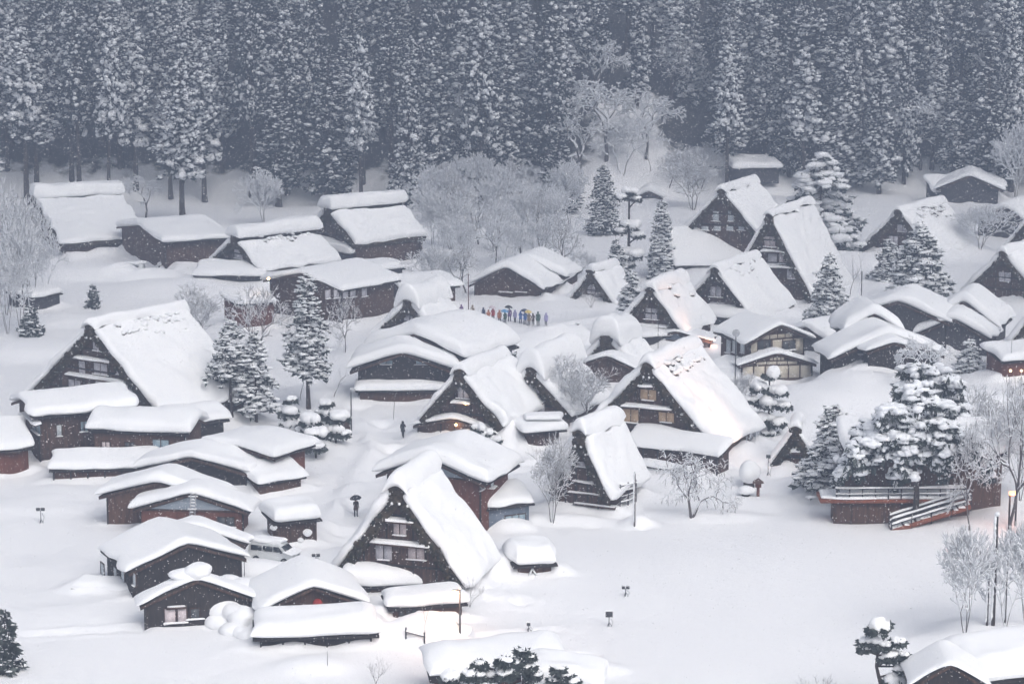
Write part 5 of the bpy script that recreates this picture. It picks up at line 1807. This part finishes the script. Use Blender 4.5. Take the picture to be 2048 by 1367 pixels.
def van(label, p, rz, snow=.3, bury=0.0, group=None):
    p = np.asarray(p, float) - Z * bury
    T = Thing('parked_van', label, 'van', p, group)
    b = T.part('body', turn(van_mesh(), p, rz), 'white_paint')
    for sy in (-1, 1):
        y = .775 * sy
        for x0, x1, xa, xb in ((-1.75, -.75, -1.75, -.75), (-.65, .25, -.65, .25), (.33, 1.2, .33, .80)):
            m = MB()
            m.add([(x0, y, 1.12), (x1, y, 1.12), (xb, .74 * sy, 1.55), (xa, .74 * sy, 1.55)], [[0, 1, 2, 3]])
            v = m.V[0]
            m.add(v + np.array([0, .03 * sy, 0]), [[0, 1, 2, 3]])
            m.F.append((np.array([[0, 1, 5, 4], [1, 2, 6, 5], [2, 3, 7, 6], [3, 0, 4, 7]]), 0))
            T.part('side_window', turn(m, p, rz), 'glass_dark')
        for x in (-1.3, 1.3):
            m = MB()
            t = np.linspace(0, math.pi * 2, 17)
            m.tube([(x, (.62) * sy, .32), (x, .82 * sy, .32)], .32, 16)
            k = T.part('wheel', turn(m, p, rz), 'rubber')
            m = MB()
            m.tube([(x, .80 * sy, .32), (x, .84 * sy, .32)], .18, 12)
            T.part('rim', turn(m, p, rz), 'metal_pale', k)
        m = MB()
        m.box((2.0, .45 * sy - .15, .68), (.07, 0, 0), (0, .3, 0), (0, 0, .16))
        T.part('headlight', turn(m, p, rz), 'metal_pale')
        m = MB()
        m.box((1.05, .80 * sy - .05, 1.1), (.12, 0, 0), (0, .2 * sy, 0), (0, 0, .14))
        T.part('mirror', turn(m, p, rz), 'metal_dark')
    m = MB()
    m.add([(1.0, -.64, 1.57), (1.5, -.68, 1.10), (1.5, .68, 1.10), (1.0, .64, 1.57)] + [(1.03, -.64, 1.60), (1.53, -.68, 1.13), (1.53, .68, 1.13), (1.03, .64, 1.60)], [[4, 5, 6, 7], [0, 3, 2, 1], [0, 1, 5, 4], [1, 2, 6, 5], [2, 3, 7, 6], [3, 0, 4, 7]])
    T.part('windscreen', turn(m, p, rz), 'glass_dark')
    m = MB()
    slab(m, (-.5, 0, 1.72), (1, 0, 0), (0, 1, 0), Z, 1.55, .80, snow, .35, seed=int(p[0] * 9) % 50)
    T.part('roof_snow', turn(m, p, rz), 'snow', None, True)
    m = MB()
    slab(m, (1.68, 0, 1.02), (.97, 0, -.2), (0, 1, 0), Z, .42, .74, snow * .6, .25, seed=3)
    T.part('bonnet_snow', turn(m, p, rz), 'snow', None, True)
    return T


van('white van with snow on its roof, parked beside the green grey shed', flat(548, 1122), math.radians(-20), .35, .05)
van('van buried to its windows in the snow dome under the street lamp', flat(884, 1274), math.radians(-8), .9, .55)
van('snow covered van by the dark barn, only its windows showing', flat(262, 545), math.radians(160), .5, .35, 'snowed in cars by the dark barn')
van('nearly buried car in the upper west yard, below the snow covered van', flat(240, 556), math.radians(175), .7, .9, 'snowed in cars by the dark barn')

# ------------------------------------------------------------------ poles, lamps, floodlights, small things
def pole(label, px, py, top, r, mat='bark', name='utility_pole', cat='pole', snowy=False, lean=0.0):
    p = ground(px, py)
    h = at_depth(px, top, p[1])[2] - p[2]
    T = Thing(name, label, cat, p)
    m = MB()
    m.tube([p - Z * .5, p + Z * h * .5 + np.array([lean * .5, 0, 0]), p + Z * h + np.array([lean, 0, 0])], [r, r * .9, r * .75], 8)
    T.part('shaft', m, mat, None, True)
    T.h = h
    m = MB()
    m.blobs([p + Z * (h + r * .6) + np.array([lean, 0, 0])], [(r * 1.3, r * 1.3, r * 1.5)], 3, 0, 1, .05)
    if snowy:
        C = [p + Z * (h * q) + np.array([-r * .9, -r * .3, 0]) for q in np.linspace(.1, .95, 14)]
        m.blobs(C, [(r * .8, r * .8, h / 20)] * 14, int(px), 0, 1, .15)
    T.part('pole_snow', m, 'snow_branch', None, True)
    return T, p + Z * h


pole('thin flagpole at the west end of the visitors queue', 937, 656, 546, .07, 'board_red', 'flagpole')
T, e = pole('mirror pole with a round traffic mirror, before the half timbered house', 1470, 778, 660, .07, 'metal_dark', 'mirror_pole')
m = MB()
m.tube([e + np.array([0, -.12, -.3]), e + np.array([0, -.04, -.3])], .42, 16)
T.part('mirror', m, 'metal_pale')
pole('white snow plastered pole beside the rail fence', 1269, 1056, 945, .09, 'bark_pale', snowy=True)
T, e = pole('street pole with a snow capped lamp, at the lane hedge', 703, 874, 778, .08, 'metal_dark', 'street_lamp', 'street lamp')
m = MB()
m.blobs([e + np.array([.2, 0, -.1])], [(.28, .22, .26)], 2, 0, 1, .05)
T.part('lamp_head', m, 'metal_pale', None, True)
pole('snow striped post in front of the dense snowy bush', 1986, 1250, 1030, .15, 'bark', snowy=True)
pole('second thinner post behind the dense snowy bush', 1974, 1250, 1130, .09, 'bark', snowy=True)
pole('thin snowy stake before the crooked snowy bush', 2010, 1245, 1120, .08, 'bark', snowy=True)
pole('dark pole beside the conical fir', 1722, 618, 542, .08, 'bark')
pole('pale pole before the thatched house at the east edge', 2021, 752, 682, .06, 'metal_pale')
pole('thin leaning stake in front of the bowed roof house', 786, 838, 792, .03, 'metal_dark', 'stake', 'stake', lean=.25)
pole('thin stick poking from the open snow near the giant loaf roof', 655, 1330, 1302, .025, 'metal_dark', 'stake', 'stake')
pole('thin stake between the black barn and the parked van', 489, 1152, 1100, .03, 'metal_dark', 'stake', 'stake')
pole('thin mast above the porch of the balcony annex', 1316, 700, 600, .04, 'metal_dark', 'mast', 'mast')
T, e = pole('street lamp shining beside the flat roofed garage', 920, 1264, 1176, .075, 'metal_dark', 'street_lamp', 'street lamp')
m = MB()
m.box(e + np.array([-.55, -.05, -.15]), (.6, 0, 0), (0, .1, 0), (0, 0, .07))
T.part('bracket', m, 'metal_dark')
m = MB()
m.blobs([e + np.array([-.42, 0, -.28])], [(.17, .17, .13)], 2, 0, 1, .02)
T.part('bulb', m, 'lamp_glow', None, True)


def point(name, loc, energy, color, r=.15, parent=None):
    l = bpy.data.lights.new(name, 'POINT')
    l.energy, l.color, l.shadow_soft_size = energy, color, r
    o = bpy.data.objects.new(name, l)
    COL.objects.link(o)
    o.location = loc
    return o


point('street_lamp_light', e + np.array([-.42, -.35, -.55]), 170, (1.0, .50, .24))
p = ground(2024, 1052)
T = Thing('torch_post', 'glowing red orange lamp on two dark posts, below the huge twigged tree', 'lamp', p)
hh = at_depth(2024, 984, p[1])[2] - p[2]
for sx in (-.28, .28):
    m = MB()
    m.tube([p + np.array([sx, 0, -.4]), p + np.array([sx, 0, hh - .1])], .09, 7)
    T.part('post', m, 'bark')
m = MB()
m.box(p + np.array([-.34, -.2, hh - .22]), (.68, 0, 0), (0, .4, 0), (0, 0, .26))
T.part('lamp', m, 'torch_glow')
point('torch_light', p + np.array([0, -.45, hh - .2]), 60, (1.0, .3, .12))


def wall_lamp(label, px, py, y, energy=18, r=.13):
    q = at_depth(px, py, y)
    m = MB()
    m.blobs([q], [(r, r, r)], 2, 0, 1, .02)
    single('lamp', m, 'lamp_glow', label, 'lamp', q, 'lit lamps of the houses', True)
    point('lamp_light', q + np.array([0, -.3, -.05]), energy, (1.0, .62, .3))


wall_lamp('porch lamp glowing under the gable of the farmhouse by the lane', 912, 849, flat(912, 890)[1] - .25, 30)
wall_lamp('small lamp under the upper ledge of the porch lamp farmhouse', 931, 807, flat(925, 892)[1] - .7, 8, .09)
wall_lamp('yellow lamp above the snowy corner of the inn', 537, 557, flat(600, 645)[1] - 1.5, 30, .17)


def floodlight(label, px, py, top, heads=2, s=1.0, aim=None, energy=0):
    p = ground(px, py)
    h = max(.5, at_depth(px, top, p[1])[2] - p[2])
    T = Thing('floodlight', label, 'floodlight', p, 'floodlights on stands in the snow')
    m = MB()
    m.tube([p - Z * .3, p + Z * h], .035, 6)
    for k in range(3):
        a = 2.1 * k
        m.segs([p + Z * .35], [p + np.array([math.cos(a) * .3, math.sin(a) * .3, -.1])], [.02], [.02], 4)
    T.part('stand', m, 'metal_dark')
    for i in range(heads):
        x = (i - (heads - 1) / 2) * .42 * s
        q = p + Z * h + np.array([x, 0, 0])
        m = MB()
        m.box(q + np.array([-.17 * s, -.12, -.02]), (.34 * s, 0, 0), (0, .2, .06), (0, -.05, .24 * s))
        k = T.part('lamp_head', m, 'metal_dark')
        m = MB()
        slab(m, q + np.array([0, -.04, .27 * s]), (1, 0, 0), (0, 1, 0), Z, .18 * s, .13, .12, .1, seed=4, nu=2, nv=2)
        T.part('head_snow', m, 'snow', k, True)
    m = MB()
    m.tube([p + np.array([.1, 0, h * .8]), p + np.array([.32, 0, h * .45]), p + np.array([.16, 0, 0])], .015, 4)
    T.part('cable', m, 'rubber')
    if aim is not None:
        l = bpy.data.lights.new('floodlight_beam', 'SPOT')
        l.energy, l.color, l.spot_size, l.spot_blend, l.shadow_soft_size = energy, (1.0, .52, .34), math.radians(80), .9, .2
        o = bpy.data.objects.new('floodlight_beam', l)
        COL.objects.link(o)
        o.location = p + Z * (h + .2)
        o.rotation_euler = (Vector(aim) - Vector(o.location)).to_track_quat('-Z', 'Y').to_euler()
    return T


floodlight('twin headed floodlight on the open western snowfield', 82, 1046, 1020)
floodlight('pale small floodlight on the open eastern snowfield', 1251, 1192, 1176, 2, .8)
floodlight('largest dark floodlight in the eastern snowfield', 1218, 1252, 1232, 1, 1.6)
floodlight('boxy floodlight on the lane beyond the parked van', 632, 1124, 1112, 2, .9)
floodlight('half buried floodlight between the black barn and the van', 437, 1158, 1146, 1, 1.1)
floodlight('tiny floodlight head left of the broad snow dome roofs', 1057, 1264, 1254, 1, .8)
g2 = Frame((1297, 732), 925, 25)
floodlight('floodlight lighting the long farmhouse slope, on the snow near the garden lantern', 1536, 952, 915, 1, 1.2, g2.p(2.4, 6.0, 7.6), 9000)
g14 = Frame((1302, 580), 696, 23)
floodlight('floodlight below the rosy farmhouse slope, by the half timbered house', 1446, 712, 700, 1, 1.2, g14.p(1.8, 5.2, 5.6), 5000)

# ladder on the red brown house
f = ladder_house.fr
base, topp = on_plane(383, 1040, f.p(0, -.55, 0), -f.ey), on_plane(387, 984, f.p(0, -1.15, 0), -f.ey)
T = Thing('ladder', 'snowy ladder leaning up the grey gable to the roof of the red brown house', 'ladder', base)
for sx in (-.22, .22):
    m = MB()
    m.bar(base + f.ex * sx - Z * .6, topp + f.ex * sx, .07)
    T.part('rail', m, 'metal_pale')
for i in range(9):
    q = base + (topp - base) * (i + .5) / 9
    m = MB()
    m.bar(q - f.ex * .22, q + f.ex * .22, .06)
    k = T.part('rung', m, 'metal_pale')
    m = MB()
    slab(m, q + Z * .03, f.ex, f.ey, Z, .2, .06, .10, .06, seed=i, nu=2, nv=1)
    T.part('rung_snow', m, 'snow', k, True)


def fence(label, a, b, h, n, bars, name='rail_fence', mat='board_grey', y0=None):
    pa, pb = ground(*a), ground(*b)
    T = Thing(name, label, 'fence', (pa + pb) / 2)
    for i in range(n):
        q = pa + (pb - pa) * i / max(n - 1, 1)
        m = MB()
        m.box(q - np.array([.06, .06, .6]), (.12, 0, 0), (0, .12, 0), Z * (h + .6))
        T.part('post', m, mat)
    for i in range(bars):
        z = h * (i + .6) / bars
        m = MB()
        m.bar(pa + Z * z, pb + Z * z, .07, .10)
        k = T.part('bar', m, mat)
        m = MB()
        d = (pb - pa) / np.linalg.norm(pb - pa)
        slab(m, (pa + pb) / 2 + Z * (z + .05), d, np.array([-d[1], d[0], 0]), Z, np.linalg.norm(pb - pa) / 2, .07, .09, .06, seed=i, nu=10, nv=1, lump=.4)
        T.part('bar_snow', m, 'snow', k, True)
    return T


fence('three barred wooden fence between the small tall farmhouse and the white pole', (1240, 1012), (1272, 1004), 2.0, 3, 4)
fence('thin handrail beside the tiny sapling and the lamp lit dome', (812, 1276), (849, 1286), .8, 2, 1, 'handrail', 'metal_dark')

# garden lantern and its mushroom of snow
p = ground(1516, 992)
T = Thing('garden_lantern', 'red brown garden lantern with a small peaked roof, east of the weeping tree', 'lantern', p)
m = MB()
m.box(p + np.array([-.13, -.13, -.4]), (.26, 0, 0), (0, .26, 0), Z * 1.3)
T.part('post', m, 'board_red')
m = MB()
m.box(p + np.array([-.26, -.26, .88]), (.52, 0, 0), (0, .52, 0), Z * .42)
T.part('lamp_box', m, 'board_red')
m = MB()
V = [p + np.array(v) for v in ((-.5, -.45, 1.3), (.5, -.45, 1.3), (.5, .45, 1.3), (-.5, .45, 1.3), (0, 0, 1.75))]
m.add(V, [[0, 1, 4], [1, 2, 4], [2, 3, 4], [3, 0, 4]])
m.add(V, [[0, 3, 2, 1]])
T.part('roof', m, 'board_brown')
for x, y, q, k, lab in ((1498, 975, 1.0, 1.55, 'tall mushroom of snow standing beside the garden lantern'), (1492, 992, .8, .7, 'low round snow lump at the foot of the garden lantern'),
                        (320, 534, .45, .9, 'snow capped stump before the dark barn'), (1156, 650, .35, .7, 'dark snow capped bush stub east of the queue'), (1240, 660, 1.6, .9, 'round snow cushion over a buried shed beside the mushroom hut')):
    p = ground(x, y)
    T = Thing('snow_capped_stump', lab, 'stump', p, 'stumps wearing caps of snow')
    m = MB()
    m.tube([p - Z * .4, p + Z * q * k], [q * .55, q * .5], 9)
    T.part('stump', m, 'bark')
    m = MB()
    m.blobs([p + Z * q * k], [(q, q, q * k * .75)], 3, 0, 2, .04)
    T.part('cap', m, 'snow', None, True)
p = ground(692, 872)
T = Thing('notice_board', 'dark little notice board under snow beside the street pole', 'notice board', p)
m = MB()
m.box(p + np.array([-.45, 0, .5]), (.9, 0, 0), (0, .12, 0), Z * 1.2)
T.part('board', m, 'board_dark')
for sx in (-.4, .34):
    m = MB()
    m.box(p + np.array([sx, .02, -.5]), (.1, 0, 0), (0, .1, 0), Z * 1.05)
    T.part('leg', m, 'board_dark')
m = MB()
slab(m, p + np.array([0, .06, 1.7]), (1, 0, 0), (0, 1, 0), Z, .6, .35, .35, .25, seed=4, nu=3, nv=2)
T.part('snow_cap', m, 'snow', None, True)
# snow boulders shoved off the roofs between the red lantern house and the black house
for i, (x, y, q) in enumerate(((452, 1208, 1.5), (478, 1186, 1.6), (446, 1244, 1.0), (484, 1232, 1.1), (470, 1262, 1.0), (496, 1270, .8))):
    p = ground(x, y)
    m = MB()
    m.blobs([p - Z * q * .12, p + np.array([q * .6, .3, -q * .12]), p + np.array([-q * .5, .4, -q * .05])], [(q * 1.25, q * 1.2, q * .8), (q * .95, q, q * .55), (q * .9, q, q * .7)], 30 + i, 0, 2, .09)
    single('snow_heap', m, 'snow', ('largest', 'highest', 'western', 'middle', 'lower', 'lowest and smallest')[i] + ' rounded snow heap between the black boarded house and the loaf roof shed', 'snow heap', p, 'snow heaps shoved off the roofs', True)


# ------------------------------------------------------------------ falling snow
def falling_snow(n=170000):
    rng = np.random.default_rng(5)
    y = 95 + (445 - 95) * rng.random(n)
    x = rng.uniform(-.24, .24, n) * y
    z = rng.uniform(0, 56, n)
    ok = z > terrain(x, y, False) + .3
    C = np.stack([x, y, z], 1)[ok]
    k = len(C)
    r = rng.uniform(.009, .024, k)
    T4 = np.array([(1, 1, 1), (-1, -1, 1), (-1, 1, -1), (1, -1, -1)], float)
    R = np.linalg.qr(rng.normal(0, 1, (k, 3, 3)))[0]
    V = C[:, None, :] + np.einsum('kij,vj->kvi', R, T4) * r[:, None, None]
    F = (np.arange(k) * 4)[:, None, None] + np.array([[0, 1, 2], [0, 3, 1], [0, 2, 3], [1, 3, 2]])[None]
    m = MB()
    m.add(V.reshape(-1, 3), F.reshape(-1, 3))
    o = link('falling_snow', m.mesh('falling_snow', ['flake']))
    o['kind'] = 'stuff'
    o['label'] = 'snowflakes falling through the valley air'


falling_snow()
